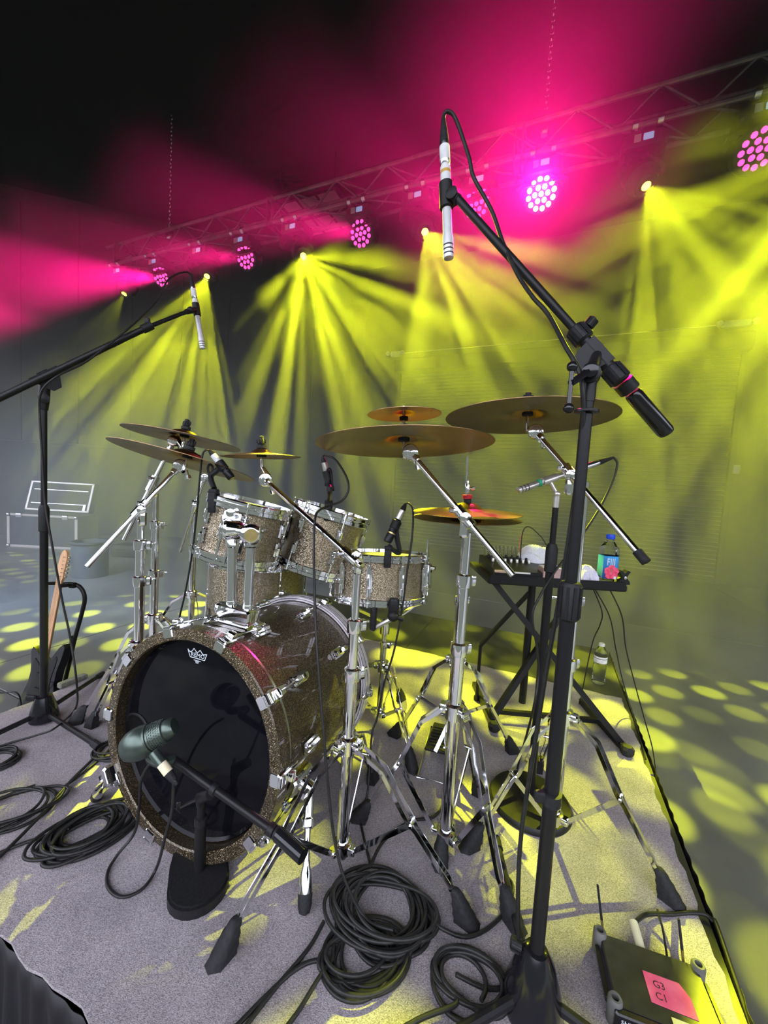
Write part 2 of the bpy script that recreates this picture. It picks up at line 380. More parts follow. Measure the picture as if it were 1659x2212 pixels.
disp_mat = mat('menu_screen', (.02, .05, .1), .3, emit=(.35, .6, 1.0), estr=.5)
sticker = mat('fixture_sticker', (.5, .5, .52), .6)
def yoke_and_base(t_, piv, side, lens_dir, width, drop, sp_):
    """base box under the truss, yoke arms down to the pivot axis"""
    top = V((piv.x, piv.y, TZB)); a_ = top.dot(NA)
    bc = S(a_, TB, TZB - .085)
    MB().box(bc, .34, .24, .12, (NA, NB, UP), bev=.025).build('base', head_black, t_)
    MB().box(bc - NB * .125 + NA * .02, .075, .012, .05, (NA, NB, UP), bev=.003).build('menu_screen', disp_mat, t_)
    MB().box(bc - NB * .124 - NA * .06, .05, .008, .06, (NA, NB, UP)).build('sticker', sticker, t_, smooth=0)
    for s_ in (-1, 1):
        m = MB(); q = bc + NA * s_ * .09
        for db in (-.15, .15):
            cc = V((q.x, q.y, TZB)) + NB * (db)
            m.lathe([(.028, -.02), (.04, -.02), (.04, .02), (.028, .02)], cc, NA, 12, closed=True)
        m.box(q + UP * .070, .03, .30, .016, (NA, NB, UP))
        m.build('clamp', M['steel'], t_)
    yc = V((bc.x, bc.y, bc.z - .06)); m = MB()
    m.lathe([(.05, 0), (.05, .03)], yc - UP * .03, UP, 16)
    arm = [(-width - .035, -.05), (-width + .03, -.01), (width - .03, -.01), (width + .035, -.05), (width + .035, -drop), (width + .0, -drop - .03), (width - .015, -drop), (width - .015, -.09), (width - .05, -.055), (-width + .05, -.055), (-width + .015, -.09), (-width + .015, -drop), (-width, -drop - .03), (-width - .035, -drop)]
    m.prism([(x_, y_) for x_, y_ in arm], yc - UP * .02 - side.cross(UP) * .05, side, UP, .1)
    m.build('yoke', head_black, t_)
    return yc
lit_lens = mat('lit_lens', (.8, .8, .3), .1, emit=(.95, 1.0, .06), estr=9)
PINK = (1.0, .006, .22)
def wash(px, py, d, label, watts, deg, led, led_str=6.0, group=None):
    d = V(d).normalized(); lens = PB(px, py, TB)
    piv = lens - d * .10
    t_ = thing('wash_light', label, 'stage light', V((piv.x, piv.y, TZB)))
    side = V((-d.y, d.x, 0)).normalized()
    yoke_and_base(t_, piv, side, d, .20, TZB - .165 - piv.z, 0)
    MB().lathe([(.06, -.15), (.10, -.14), (.155, -.06), (.172, .0), (.172, .085), (.160, .10), (.150, .098)], piv, d, 32).build('head', head_black, t_)
    face = MB().lathe([(.001, .0), (.150, .0), (.150, .006), (.001, .006)], piv + d * .093, d, 32).build('lens_plate', head_black, t_)
    X, Y, _ = frame(d)
    ring = [(0, 0)] + [(.058, i * 60) for i in range(6)] + [(.115, i * 30 + 8) for i in range(12)]
    for r, an in ring:
        c_ = piv + d * .098 + X * r * math.cos(math.radians(an)) + Y * r * math.sin(math.radians(an))
        MB().lathe([(.023, 0), (.023, .006), (.016, .014), (.006, .017)], c_, d, 8).build('led_lens', led, t_, smooth=50)
    if watts: lamp('wash_lamp', piv + d * .14, d, PINK, watts, deg, 1.0, .07, t_)
    return t_
def spot(px, py, tgt, label, watts, deg, scale, thr, off=(0, 0), color=(.72, .80, .012), group=None):
    lens = PB(px, py, TB); d = (V(tgt) - lens).normalized()
    piv = lens - d * .20
    t_ = thing('spot_light', label, 'stage light', V((piv.x, piv.y, TZB)))
    side = V((-d.y, d.x, 0)).normalized()
    yoke_and_base(t_, piv, side, d, .17, max(.12, TZB - .165 - piv.z), 0)
    MB().lathe([(.05, -.22), (.12, -.20), (.135, -.05), (.135, .10), (.10, .14), (.09, .195), (.075, .2)], piv, d, 24).build('head', head_black, t_)
    MB().lathe([(.001, .0), (.040, .0), (.036, .010), (.02, .016), (.001, .018)], piv + d * .19, d, 24).build('front_lens', lit_lens, t_)
    MB().lathe([(.040, .0), (.066, .0), (.066, .012), (.040, .006)], piv + d * .19, d, 24, closed=True).build('lens_ring', lens_dark, t_)
    L = lamp('spot_lamp', piv + d * .225, d, color, watts, deg, .25, .02, t_)
    gobo(L, scale, thr, off=off)
    return t_
led_pink = mat('led_pink', (.3, .02, .1), .2, emit=(1.0, .05, .30), estr=3.0)
led_hot = mat('led_white_hot', (.3, .1, .2), .2, emit=(1.0, .55, .85), estr=14.0)
WW = 3600
wash(347, 597, (-.30, -.84, -.47), 'pink wash light, the smallest and last one at the far left truss end', WW * 3.2, 30, led_pink)
wash(530, 556, (-.34, -.84, -.47), 'pink wash light second from the far left truss end', WW * 1.1, 22, led_pink)
wash(779, 505, (-.46, -.78, -.45), 'pink wash light under the pale ceiling hatch', WW * 1.0, 22, led_pink)
wash(1029, 440, (-.55, -.74, -.42), 'pink wash light almost lost in the pink haze behind the tall microphone', WW * .5, 26, led_pink)
wash(1169, 419, (-.34, -.80, -.45), 'wash light glaring white-pink straight at the viewer', WW * 1.4, 40, led_hot)
wash(1640, 322, (-.20, -.72, -.66), 'large nearest pink wash light cut by the right picture edge', WW * .01, 26, led_pink)
YW = 8600
spot(268, 635, P(120, 900, 5.6), 'yellow beam spot light at the far left end, smallest of the beams', YW * .15, 34, 16, .30)
spot(447, 597, G(150, 1420, FLOORZ), 'yellow beam spot light fanning behind the left overhead microphone', YW * .85, 36, 15, .31, (.3, .1))
spot(655, 553, (.50, 1.10, 0), 'yellow beam spot light in the middle of the truss, left of the bright pink one', YW * .85, 33, 15, .30, (1.44, .4))
spot(918, 501, (1.20, 1.03, 0), 'yellow beam spot light just left of the tall right microphone', YW * .58, 34, 14, .29, (.97, .9))
spot(1396, 402, (2.5, 1.4, 0), 'yellow beam spot light nearest the viewer on the right, widest fan', YW * .42, 50, 13, .31, (.5, .35))
spot(1905, 250, (.60, .85, 0), 'yellow beam spot light on the truss beyond the right picture edge', YW * .62, 44, 12, .36, (.2, .6))

# added out-of-view bluish lamp that brightens the haze at the left
q = V((-4.3, 2.2, FLOORZ)); sl_ = thing('added_fill_light', 'added bluish white fill light standing out of view beyond the left edge', 'stage light', q)
lp = q + UP * 1.5; ld_ = (V((-2.2, 6.0, -.2)) - lp).normalized()
MB().cyl(q + UP * .03, lp - UP * .16, .017, n=12).build('pole', M['black_metal'], sl_)
MB().lathe([(.001, 0), (.22, 0), (.22, .02), (.03, .035), (.001, .035)], q, UP, 28).build('round_base', M['black_metal'], sl_)
MB().lathe([(.05, -.14), (.09, -.12), (.10, 0), (.10, .1), (.085, .11), (.085, .09)], lp, ld_, 24).build('head', head_black, sl_)
MB().lathe([(.001, .09), (.083, .09), (.083, .095), (.001, .1)], lp, ld_, 24).build('lens_plate', mat('led_blue_white', (.6, .7, .8), .2, emit=(.6, .75, 1), estr=4), sl_)
MB().tube([lp + ld_.cross(UP) * .115, lp + ld_.cross(UP) * .115 - UP * .13, lp - UP * .16, lp - ld_.cross(UP) * .115 - UP * .13, lp - ld_.cross(UP) * .115], .010, 8).build('yoke', head_black, sl_)
lamp('added_fill_lamp', lp + ld_ * .13, ld_, (.50, .68, 1.0), 620, 95, 1.0, .08, sl_)

# ================================================================== haze
def haze(z0, z1, b0, dens, g=.35):
    m = bpy.data.materials.new('haze'); m.use_nodes = True; n = m.node_tree.nodes; l = m.node_tree.links
    n.remove(n['Principled BSDF'])
    vs = n.new('ShaderNodeVolumeScatter'); vs.inputs['Color'].default_value = (.94, .95, .96, 1); vs.inputs['Density'].default_value = dens; vs.inputs['Anisotropy'].default_value = g
    l.new(vs.outputs[0], n['Material Output'].inputs['Volume'])
    al_ = LA0.x + (b0 - LA0.y) * (LA1.x - LA0.x) / (LA1.y - LA0.y) + .25       # follows the walls of the stage shell
    o = MB().prism([(al_, b0), (6.85, b0), (6.85, 8.40), (-4.40, 8.40)], V((0, 0, z0)), NA, NB, z1 - z0).build('haze', m, smooth=0, kind='stuff')
    o['label'] = 'thin stage smoke hanging over the stage'; o['category'] = 'haze'
    return o
haze(FLOORZ + .004, 2.6, 1.9, .098)['label'] = 'pale stage smoke filling the stage behind the drum kit up to head height'
haze(2.602, TZT + .12, 1.6, .030)['label'] = 'thinner stage smoke in the beams below the truss'
haze(TZT + .122, CEILZ - .01, 1.0, .012)['label'] = 'faint stage smoke above the truss under the roof'

# ================================================================== the drum riser
RL = G(95, 1508).dot(NA); RR = G(1620, 2212).dot(NA); RF = G(140, 2135).dot(NB); RBK = (G(1310, 1390).dot(NB) + G(880, 1335).dot(NB)) / 2
riser = thing('drum_riser', 'low black stage riser with a pleated black skirt that carries the drum kit', 'riser', S((RL + RR) / 2, (RF + RBK) / 2, FLOORZ))
hw_, hl_ = RR - RL, RBK - RF
for i in range(2):
    for j in range(2):
        MB().box(S(RL + hw_ * (.25 + .5 * i), RF + hl_ * (.25 + .5 * j), -.05), hw_ / 2 - .004, hl_ / 2 - .004, .10, (NA, NB, UP), bev=.004).build('deck_board', M['deck'], riser, smooth=0)
for i in (0.02, .5, .98):
    for j in (.02, .5, .98):
        MB().cyl(S(RL + hw_ * i, RF + hl_ * j, FLOORZ), S(RL + hw_ * i, RF + hl_ * j, -.09), .024, n=10).build('leg', M['steel'], riser)
skirt_m = noise_col(mat('skirt_satin', (.005, .004, .007), .45), (.004, .0035, .005), (.007, .006, .009), 6, bump=.1, bscale=80)
skirt_m.node_tree.nodes['Principled BSDF'].inputs['Specular IOR Level'].default_value = .35
def skirt(p0, p1, out, amp=.014):
    d = (p1 - p0); L = d.length; d.normalize(); n = int(L / .008); m = MB(); vs = []
    for r in range(6):
        z = -.004 - (abs(FLOORZ) - .012) * r / 5
        for i in range(n + 1):
            s_ = i * L / n; w = s_ / .055
            o_ = .010 + amp * (.12 + .88 * r / 5) * (math.sin(2 * PI * w + .8 * math.sin(w * 1.7) + r * .12) + .35 * math.sin(4.3 * w + r))
            vs.append(p0 + d * s_ + out * o_ + UP * z)
    m.add(vs, [(r * (n + 1) + i, r * (n + 1) + i + 1, (r + 1) * (n + 1) + i + 1, (r + 1) * (n + 1) + i) for r in range(5) for i in range(n)])
    o = m.build('skirt', skirt_m, riser, smooth=60); s_ = o.modifiers.new('thick', 'SOLIDIFY'); s_.thickness = .0015
skirt(S(RL, RF), S(RR, RF), -NB); skirt(S(RL, RF), S(RL, RBK), -NA); skirt(S(RR, RF), S(RR, RBK), NA)
# the rug
rugm = mat('rug_felt', (.2, .2, .21), .95, spec=.2)
n, l, b = nodes(rugm)
tc = n.new('ShaderNodeTexCoord'); t1 = n.new('ShaderNodeTexNoise'); t1.inputs['Scale'].default_value = 430; t1.inputs['Detail'].default_value = 3
mp2 = n.new('ShaderNodeMapping'); mp2.inputs['Scale'].default_value = (1, 1.9, 1); mp2.inputs['Rotation'].default_value = (0, 0, .5)
t2 = n.new('ShaderNodeTexNoise'); t2.inputs['Scale'].default_value = 7; t2.inputs['Detail'].default_value = 5
l.new(tc.outputs['Object'], mp2.inputs[0]); l.new(mp2.outputs[0], t1.inputs['Vector']); l.new(tc.outputs['Object'], t2.inputs['Vector'])
r1 = n.new('ShaderNodeValToRGB'); r1.color_ramp.elements[0].position = .30; r1.color_ramp.elements[1].position = .72
r1.color_ramp.elements[0].color = (.125, .113, .122, 1); r1.color_ramp.elements[1].color = (.47, .435, .455, 1)
r2 = n.new('ShaderNodeValToRGB'); r2.color_ramp.elements[0].position = .3; r2.color_ramp.elements[1].position = .7
r2.color_ramp.elements[0].color = (.80, .78, .80, 1); r2.color_ramp.elements[1].color = (1.15, 1.13, 1.12, 1)
mx = n.new('ShaderNodeMix'); mx.data_type = 'RGBA'; mx.blend_type = 'MULTIPLY'; mx.inputs[0].default_value = 1
l.new(t1.outputs['Fac'], r1.inputs[0]); l.new(t2.outputs['Fac'], r2.inputs[0]); l.new(r1.outputs[0], mx.inputs[6]); l.new(r2.outputs[0], mx.inputs[7]); l.new(mx.outputs[2], b.inputs['Base Color'])
bp = n.new('ShaderNodeBump'); bp.inputs['Strength'].default_value = .4; bp.inputs['Distance'].default_value = .003; l.new(t1.outputs['Fac'], bp.inputs['Height']); l.new(bp.outputs[0], b.inputs['Normal'])
RUGZ = .008
ra1 = (G(1480, 1890).dot(NA) + G(1338, 1500).dot(NA)) / 2; rb1 = (G(1330, 1490).dot(NB) + G(900, 1425).dot(NB)) / 2
ru = MB(); vs = []; nn = 60
edge = []
for (a0, b0, a1, b1) in ((RL, RF - .01, ra1, RF - .01), (ra1, RF - .01, ra1, rb1), (ra1, rb1, RL, rb1), (RL, rb1, RL, RF - .01)):
    for i in range(nn):
        t = i / nn; w = .004 * math.sin(i * .9 + a0 * 7) + .003 * math.sin(i * 2.3)
        a_, b_ = a0 + (a1 - a0) * t, b0 + (b1 - b0) * t
        edge.append(S(a_ + (w if a0 == a1 else 0), b_ + (w if b0 == b1 else 0)))
ru.add([p + UP * .001 for p in edge] + [p + UP * RUGZ for p in edge], [tuple(range(4 * nn - 1, -1, -1)), tuple(range(4 * nn, 8 * nn))] + [(i, (i + 1) % (4 * nn), 4 * nn + (i + 1) % (4 * nn), 4 * nn + i) for i in range(4 * nn)])
tag(ru.build('carpet', rugm, smooth=0), 'grey felt rug laid over the drum riser under the whole kit', 'rug')

# ================================================================== kit materials
def sparkle(name, dark, mid, light, scale=800, metal=.75):
    m = mat(name, mid, .32, metal, coat=.55); n, l, b = nodes(m); b.inputs['Coat Roughness'].default_value = .04
    tc = n.new('ShaderNodeTexCoord'); v = n.new('ShaderNodeTexVoronoi'); v.inputs['Scale'].default_value = scale; v.inputs['Randomness'].default_value = 1.0
    l.new(tc.outputs['Object'], v.inputs['Vector']); s_ = n.new('ShaderNodeSeparateColor'); l.new(v.outputs['Color'], s_.inputs[0])
    r = n.new('ShaderNodeValToRGB'); e = r.color_ramp.elements
    e[0].position = 0; e[0].color = (*dark, 1); e[1].position = 1; e[1].color = (*light, 1)
    k = e.new(.35); k.color = (*[d * .4 + c * .6 for d, c in zip(dark, mid)], 1); k = e.new(.8); k.color = (*mid, 1)
    l.new(s_.outputs[0], r.inputs[0]); l.new(r.outputs[0], b.inputs['Base Color'])
    gm = n.new('ShaderNodeNewGeometry'); sb = n.new('ShaderNodeVectorMath'); sb.operation = 'SUBTRACT'; sb.inputs[1].default_value = (.5, .5, .5); l.new(v.outputs['Color'], sb.inputs[0])
    sc = n.new('ShaderNodeVectorMath'); sc.operation = 'SCALE'; sc.inputs['Scale'].default_value = .8; l.new(sb.outputs[0], sc.inputs[0])
    ad = n.new('ShaderNodeVectorMath'); l.new(gm.outputs['Normal'], ad.inputs[0]); l.new(sc.outputs[0], ad.inputs[1])
    nm = n.new('ShaderNodeVectorMath'); nm.operation = 'NORMALIZE'; l.new(ad.outputs[0], nm.inputs[0]); l.new(nm.outputs[0], b.inputs['Normal'])
    return m
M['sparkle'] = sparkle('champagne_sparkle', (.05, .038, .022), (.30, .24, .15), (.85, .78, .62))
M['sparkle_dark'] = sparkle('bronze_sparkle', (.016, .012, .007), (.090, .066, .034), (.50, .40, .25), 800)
M['hoop_inlay'] = noise_col(mat('hoop_inlay', (.72, .68, .72), .2, .3, coat=1), (.66, .62, .66), (.78, .74, .78), 60)
M['head_black'] = noise_col(mat('ebony_film', (.0025, .0022, .0035), .06, 0, .14), (.003, .003, .0045), (.005, .005, .007), 20)
M['head_white'] = noise_col(mat('coated_film', (.72, .72, .70), .7), (.66, .66, .64), (.76, .76, .74), 40)
M['logo'] = mat('white_print', (.62, .68, .75), .5)
M['gold'] = noise_col(mat('badge_gold', (.55, .45, .18), .3, .9), (.5, .4, .15), (.62, .5, .22), 90)
M['dark_print'] = mat('dark_print', (.02, .02, .02), .5)
def bronze(name, c1, c2, rough):
    m = mat(name, c1, rough, 1.0); n, l, b = nodes(m); tc = n.new('ShaderNodeTexCoord')
    w = n.new('ShaderNodeTexWave'); w.wave_type = 'RINGS'; w.rings_direction = 'SPHERICAL'; w.inputs['Scale'].default_value = 95; w.inputs['Distortion'].default_value = .6; w.inputs['Detail'].default_value = 2
    t = n.new('ShaderNodeTexNoise'); t.inputs['Scale'].default_value = 9; t.inputs['Detail'].default_value = 6
    l.new(tc.outputs['Object'], w.inputs['Vector']); l.new(tc.outputs['Object'], t.inputs['Vector'])
    r = n.new('ShaderNodeValToRGB'); r.color_ramp.elements[0].position = .3; r.color_ramp.elements[1].position = .7
    r.color_ramp.elements[0].color = (*c1, 1); r.color_ramp.elements[1].color = (*c2, 1)
    l.new(t.outputs['Fac'], r.inputs[0]); l.new(r.outputs[0], b.inputs['Base Color'])
    bp = n.new('ShaderNodeBump'); bp.inputs['Strength'].default_value = .25; bp.inputs['Distance'].default_value = .0004
    l.new(w.outputs['Fac'], bp.inputs['Height']); l.new(bp.outputs[0], b.inputs['Normal']); return m
M['bronze'] = bronze('cymbal_bronze', (.20, .122, .062), (.29, .185, .098), .34)
M['felt'] = noise_col(mat('felt', (.03, .03, .03), .95), (.02, .02, .02), (.045, .045, .045), 300, bump=.3)

def onplane(px, py, o, nrm):
    d = ray(px, py); return EYE + d * ((o - EYE).dot(nrm) / d.dot(nrm))
def text_mesh(txt, size):
    cu = bpy.data.curves.new('t', 'FONT'); cu.body = txt; cu.size = size; cu.align_x = 'CENTER'; cu.align_y = 'CENTER'; cu.resolution_u = 2
    o = bpy.data.objects.new('t', cu); COL.objects.link(o)
    dg = bpy.context.evaluated_depsgraph_get(); me = o.evaluated_get(dg).to_mesh()
    vs = [v.co.copy() for v in me.vertices]; fs = [tuple(p.vertices) for p in me.polygons]
    o.evaluated_get(dg).to_mesh_clear(); bpy.data.objects.remove(o); bpy.data.curves.remove(cu); return vs, fs
def write(txt, size, o, X, Y, name, m_, parent, stretch=1.0):    # flat lettering lying in the plane o, X, Y
    vs, fs = text_mesh(txt, size)
    return MB().add([V(o) + X * (v.x * stretch) + Y * v.y for v in vs], fs).build(name, m_, parent, smooth=0)

# ------------------------------------------------------------------ bass drum
BC = V((-.4667, .9243, .3056)); BPHI, BT = -.3615, .0761
bt = V((math.cos(BPHI), math.sin(BPHI), 0)); bn = V((-math.sin(BPHI), math.cos(BPHI), 0))
bax = (bn * math.cos(BT) - UP * math.sin(BT)).normalized(); bup = (UP * math.cos(BT) + bn * math.sin(BT)).normalized()
BL = .53
def BD(an, r, z): return BC + (bt * math.cos(an) + bup * math.sin(an)) * r + bax * z
bd = thing('bass_drum', 'large bronze sparkle bass drum with glossy black front head', 'drum', V((BC.x, BC.y, 0)))
def bl(prof, name, m_, parent, n=72, closed=True, **kw):
    m = MB(); vs = []; fs = []; k = len(prof)
    for (r, z) in prof: vs += [BD(2 * PI * i / n, r, z) for i in range(n)]
    for i in range(k if closed else k - 1):
        j = (i + 1) % k; fs += [(i * n + q, i * n + (q + 1) % n, j * n + (q + 1) % n, j * n + q) for q in range(n)]
    if not closed: fs += [tuple(range(n)), tuple((k - 1) * n + q for q in range(n))]
    return m.add(vs, fs).build(name, m_, parent, **kw)
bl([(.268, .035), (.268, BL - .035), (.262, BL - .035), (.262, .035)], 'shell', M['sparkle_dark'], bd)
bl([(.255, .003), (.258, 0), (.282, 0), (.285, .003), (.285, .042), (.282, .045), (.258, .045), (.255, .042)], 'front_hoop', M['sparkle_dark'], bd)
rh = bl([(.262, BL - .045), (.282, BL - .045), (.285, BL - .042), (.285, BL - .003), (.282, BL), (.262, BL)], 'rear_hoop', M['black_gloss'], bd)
for z in (BL - .042, BL - .020): bl([(.285, z), (.2862, z), (.2862, z + .016), (.285, z + .016)], 'inlay', M['hoop_inlay'], rh)
for r_ in (.2705, .2785): bl([(r_, BL - .0458), (r_ + .006, BL - .0458), (r_ + .006, BL - .0448), (r_, BL - .0448)], 'inlay', M['hoop_inlay'], rh)
fhd = bl([(.001, .036), (.2, .036), (.246, .036), (.252, .030), (.257, .036), (.257, .040), (.001, .040)], 'front_head', M['head_black'], bd, closed=False)
bl([(.001, BL - .03), (.25, BL - .03), (.26, BL - .034), (.001, BL - .034)], 'batter_head', M['head_white'], bd, closed=False)
bl([(.268, .048), (.2755, .048), (.2755, .060), (.268, .060)], 'head_flesh_hoop', M['steel'], bd)
# port ring and crown print on the black head
hp = BC + bax * .0355
pc = onplane(292, 1583, hp, bax)
MB().tube([pc + (bt * math.cos(2 * PI * i / 28) + bup * math.sin(2 * PI * i / 28)) * .052 for i in range(28)], .004, 6, closed=True).build('port_ring', M['black_plastic'], fhd)
MB().lathe([(.001, 0), (.05, 0)], pc - bax * .0004, bax, 28).build('port_hole', mat('inside_dark', (.001, .001, .001), .95), fhd)
hq = BC + bax * .0350
crown = [(455, 975), (500, 1025), (548, 970), (595, 1035), (640, 1000), (685, 1068), (738, 1065), (705, 1155), (490, 1095)]
cp = [onplane(340 + x / 6.9125, 1260 + y / 6.9125, hq, bax) for x, y in crown]
sc_ = MB()
cc_ = [cp[0], cp[0] * .45 + cp[1] * .55 - bup * .0012, cp[1], cp[1] * .5 + cp[2] * .5 - bup * .0012, cp[2], cp[2] * .5 + cp[3] * .5 - bup * .001, cp[3], cp[3] * .5 + cp[4] * .5 - bup * .001, cp[4], cp[4] * .5 + cp[5] * .5 - bup * .001, cp[5], cp[5] * .5 + cp[6] * .5 - bup * .0005, cp[6], cp[7], cp[8]]
for i in range(len(cc_)): sc_.bar(cc_[i], cc_[(i + 1) % len(cc_)], .0019, .0003, bax.cross(cc_[(i + 1) % len(cc_)] - cc_[i]))
sc_.build('crown_mark', M['logo'], fhd, smooth=0)
X_ = (cp[7] - cp[8]).normalized(); Y_ = bax.cross(X_); Y_ = Y_ if Y_.dot(bup) > 0 else -Y_
cen = (cp[7] + cp[8]) / 2
write('REMO', .0155, cen + Y_ * .0078 + X_ * .0005, X_, Y_, 'brand_text', M['logo'], fhd, 1.12)
for i, (w, dy) in enumerate(((.024, -.0055), (.012, -.0085), (.009, -.0115))):
    MB().box(cen + Y_ * dy, w, .0016, .0003, (X_, Y_, bax)).build('small_print', M['logo'], fhd, smooth=0)
# white tag low on the head
q = onplane(477, 1832, hq, bax); MB().box(q, .022, .010, .0008, (bt, bup, bax)).build('head_tag', M['white_tape'], fhd, smooth=0)
# claws, rods and lugs
ca = onplane(478, 1392, BC, bax) - BC; a0 = math.atan2(ca.dot(bup), ca.dot(bt))
for zf, sgn in ((0.0, 1), (BL, -1)):
    for i in range(10):
        an = a0 + 2 * PI * i / 10
        er = (bt * math.cos(an) + bup * math.sin(an)); et = (-bt * math.sin(an) + bup * math.cos(an)); ax_ = bax * sgn
        fb = BC + bax * zf
        if (fb + er * .31).z < .012: continue
        m = MB()
        m.box(fb + er * .275 - ax_ * .003, .032, .024, .006, (et, er, ax_), bev=.003)
        m.box(fb + er * .290 + ax_ * .016, .030, .009, .044, (et, er, ax_), bev=.003)
        m.prism([(-.017, 0), (.017, 0), (.009, .05), (-.009, .05)], fb + er * .2885 + ax_ * .02, et, ax_, .007)
        m.lathe([(.004, -.012), (.010, -.010), (.0115, .0), (.010, .010), (.004, .012)], fb + er * .298 + ax_ * .030, et, 12)
        cl = m.build('claw_hook', M['chrome'], bd)
        MB().cyl(fb + er * .294 + ax_ * .03, fb + er * .288 + ax_ * .125, .0035, n=8).build('tension_rod', M['chrome'], cl)
        lg = MB()
        lg.box(fb + er * .272 + ax_ * .155, .030, .010, .064, (et, er, ax_), bev=.004)
        lg.box(fb + er * .281 + ax_ * .155, .022, .016, .056, (et, er, ax_), bev=.006)
        lg.cyl(fb + er * .287 + ax_ * .120, fb + er * .287 + ax_ * .14, .008, n=12)
        lg.build('lug', M['chrome'], bd)
# spurs
for (tip, top, ang) in ((G(657, 1985), P(668, 1700, .93), 0), (G(205, 1732), P(243, 1668, 1.02), 1)):
    tip = V((tip.x, tip.y, 0.009)); d = (top - tip).normalized()
    sp = bpy.data.objects.new('spur', None)
    m = MB(); m.cyl(tip + d * .16, top, .0125, n=16); m.lathe([(.013, 0), (.016, .004), (.016, .018), (.013, .022)], tip + d * .155, d, 16); m.cyl(tip + d * .085, tip + d * .16, .0075, n=12)
    m.lathe([(.012, .0), (.0165, .018), (.013, .05), (.009, .062), (.009, .07)], tip + d * .022, d, 16)
    s0 = m.build('spur', M['chrome'], bd)
    MB().lathe([(.004, 0.0), (.012, .004), (.0155, .016), (.0165, .034), (.0155, .042)], tip, d, 16).build('rubber_tip', M['rubber'], s0)
    m = MB(); ctr = BC + bax * ((top - BC).dot(bax)); er = (top - ctr).normalized()
    m.box(ctr + er * .279, .05, .02, .085, (er.cross(bax), er, bax), bev=.006); m.cyl(ctr + er * .272, top + er * .012, .02, .016, n=16)
    m.bar(top + er * .004 - bax * .035, top + er * .004 + bax * .035, .016, .008, er.cross(bax))
    m.build('spur_bracket', M['chrome'], bd)
# tom mount on top of the shell
anm, zm_ = min(((a_, z_) for a_ in [math.radians(80 + .5 * i) for i in range(60)] for z_ in [.10 + .005 * i for i in range(40)]), key=lambda q: (onplane(513, 1348, BD(q[0], .268, q[1]), bax) - BD(q[0], .268, q[1])).length)
mb_ = BD(anm, .268, zm_); er = bt * math.cos(anm) + bup * math.sin(anm); et = bt * math.sin(anm) - bup * math.cos(anm)
m = MB(); m.box(mb_ + er * .004, .135, .012, .085, (et, er, bax), bev=.004); m.box(mb_ + er * .030, .112, .046, .056, (et, er, bax), bev=.006)
m.ball(mb_ + er * .034 - et * .066, .02, 14); m.build('tom_mount', M['chrome'], bd)
posts = []
for (sx, topy) in ((-1, 0), (1, 0)):
    base = mb_ + er * .05 + et * .030 * sx
    top = P(502 if sx < 0 else 542, 1176 if sx < 0 else 1176, base.y + .015)
    pt = MB().cyl(base, top, .0135, n=20).lathe([(.015, -.004), (.015, .006)], base + er * .006, (top - base), 16).build('post', M['chrome'], bd)
    posts.append((base, top))

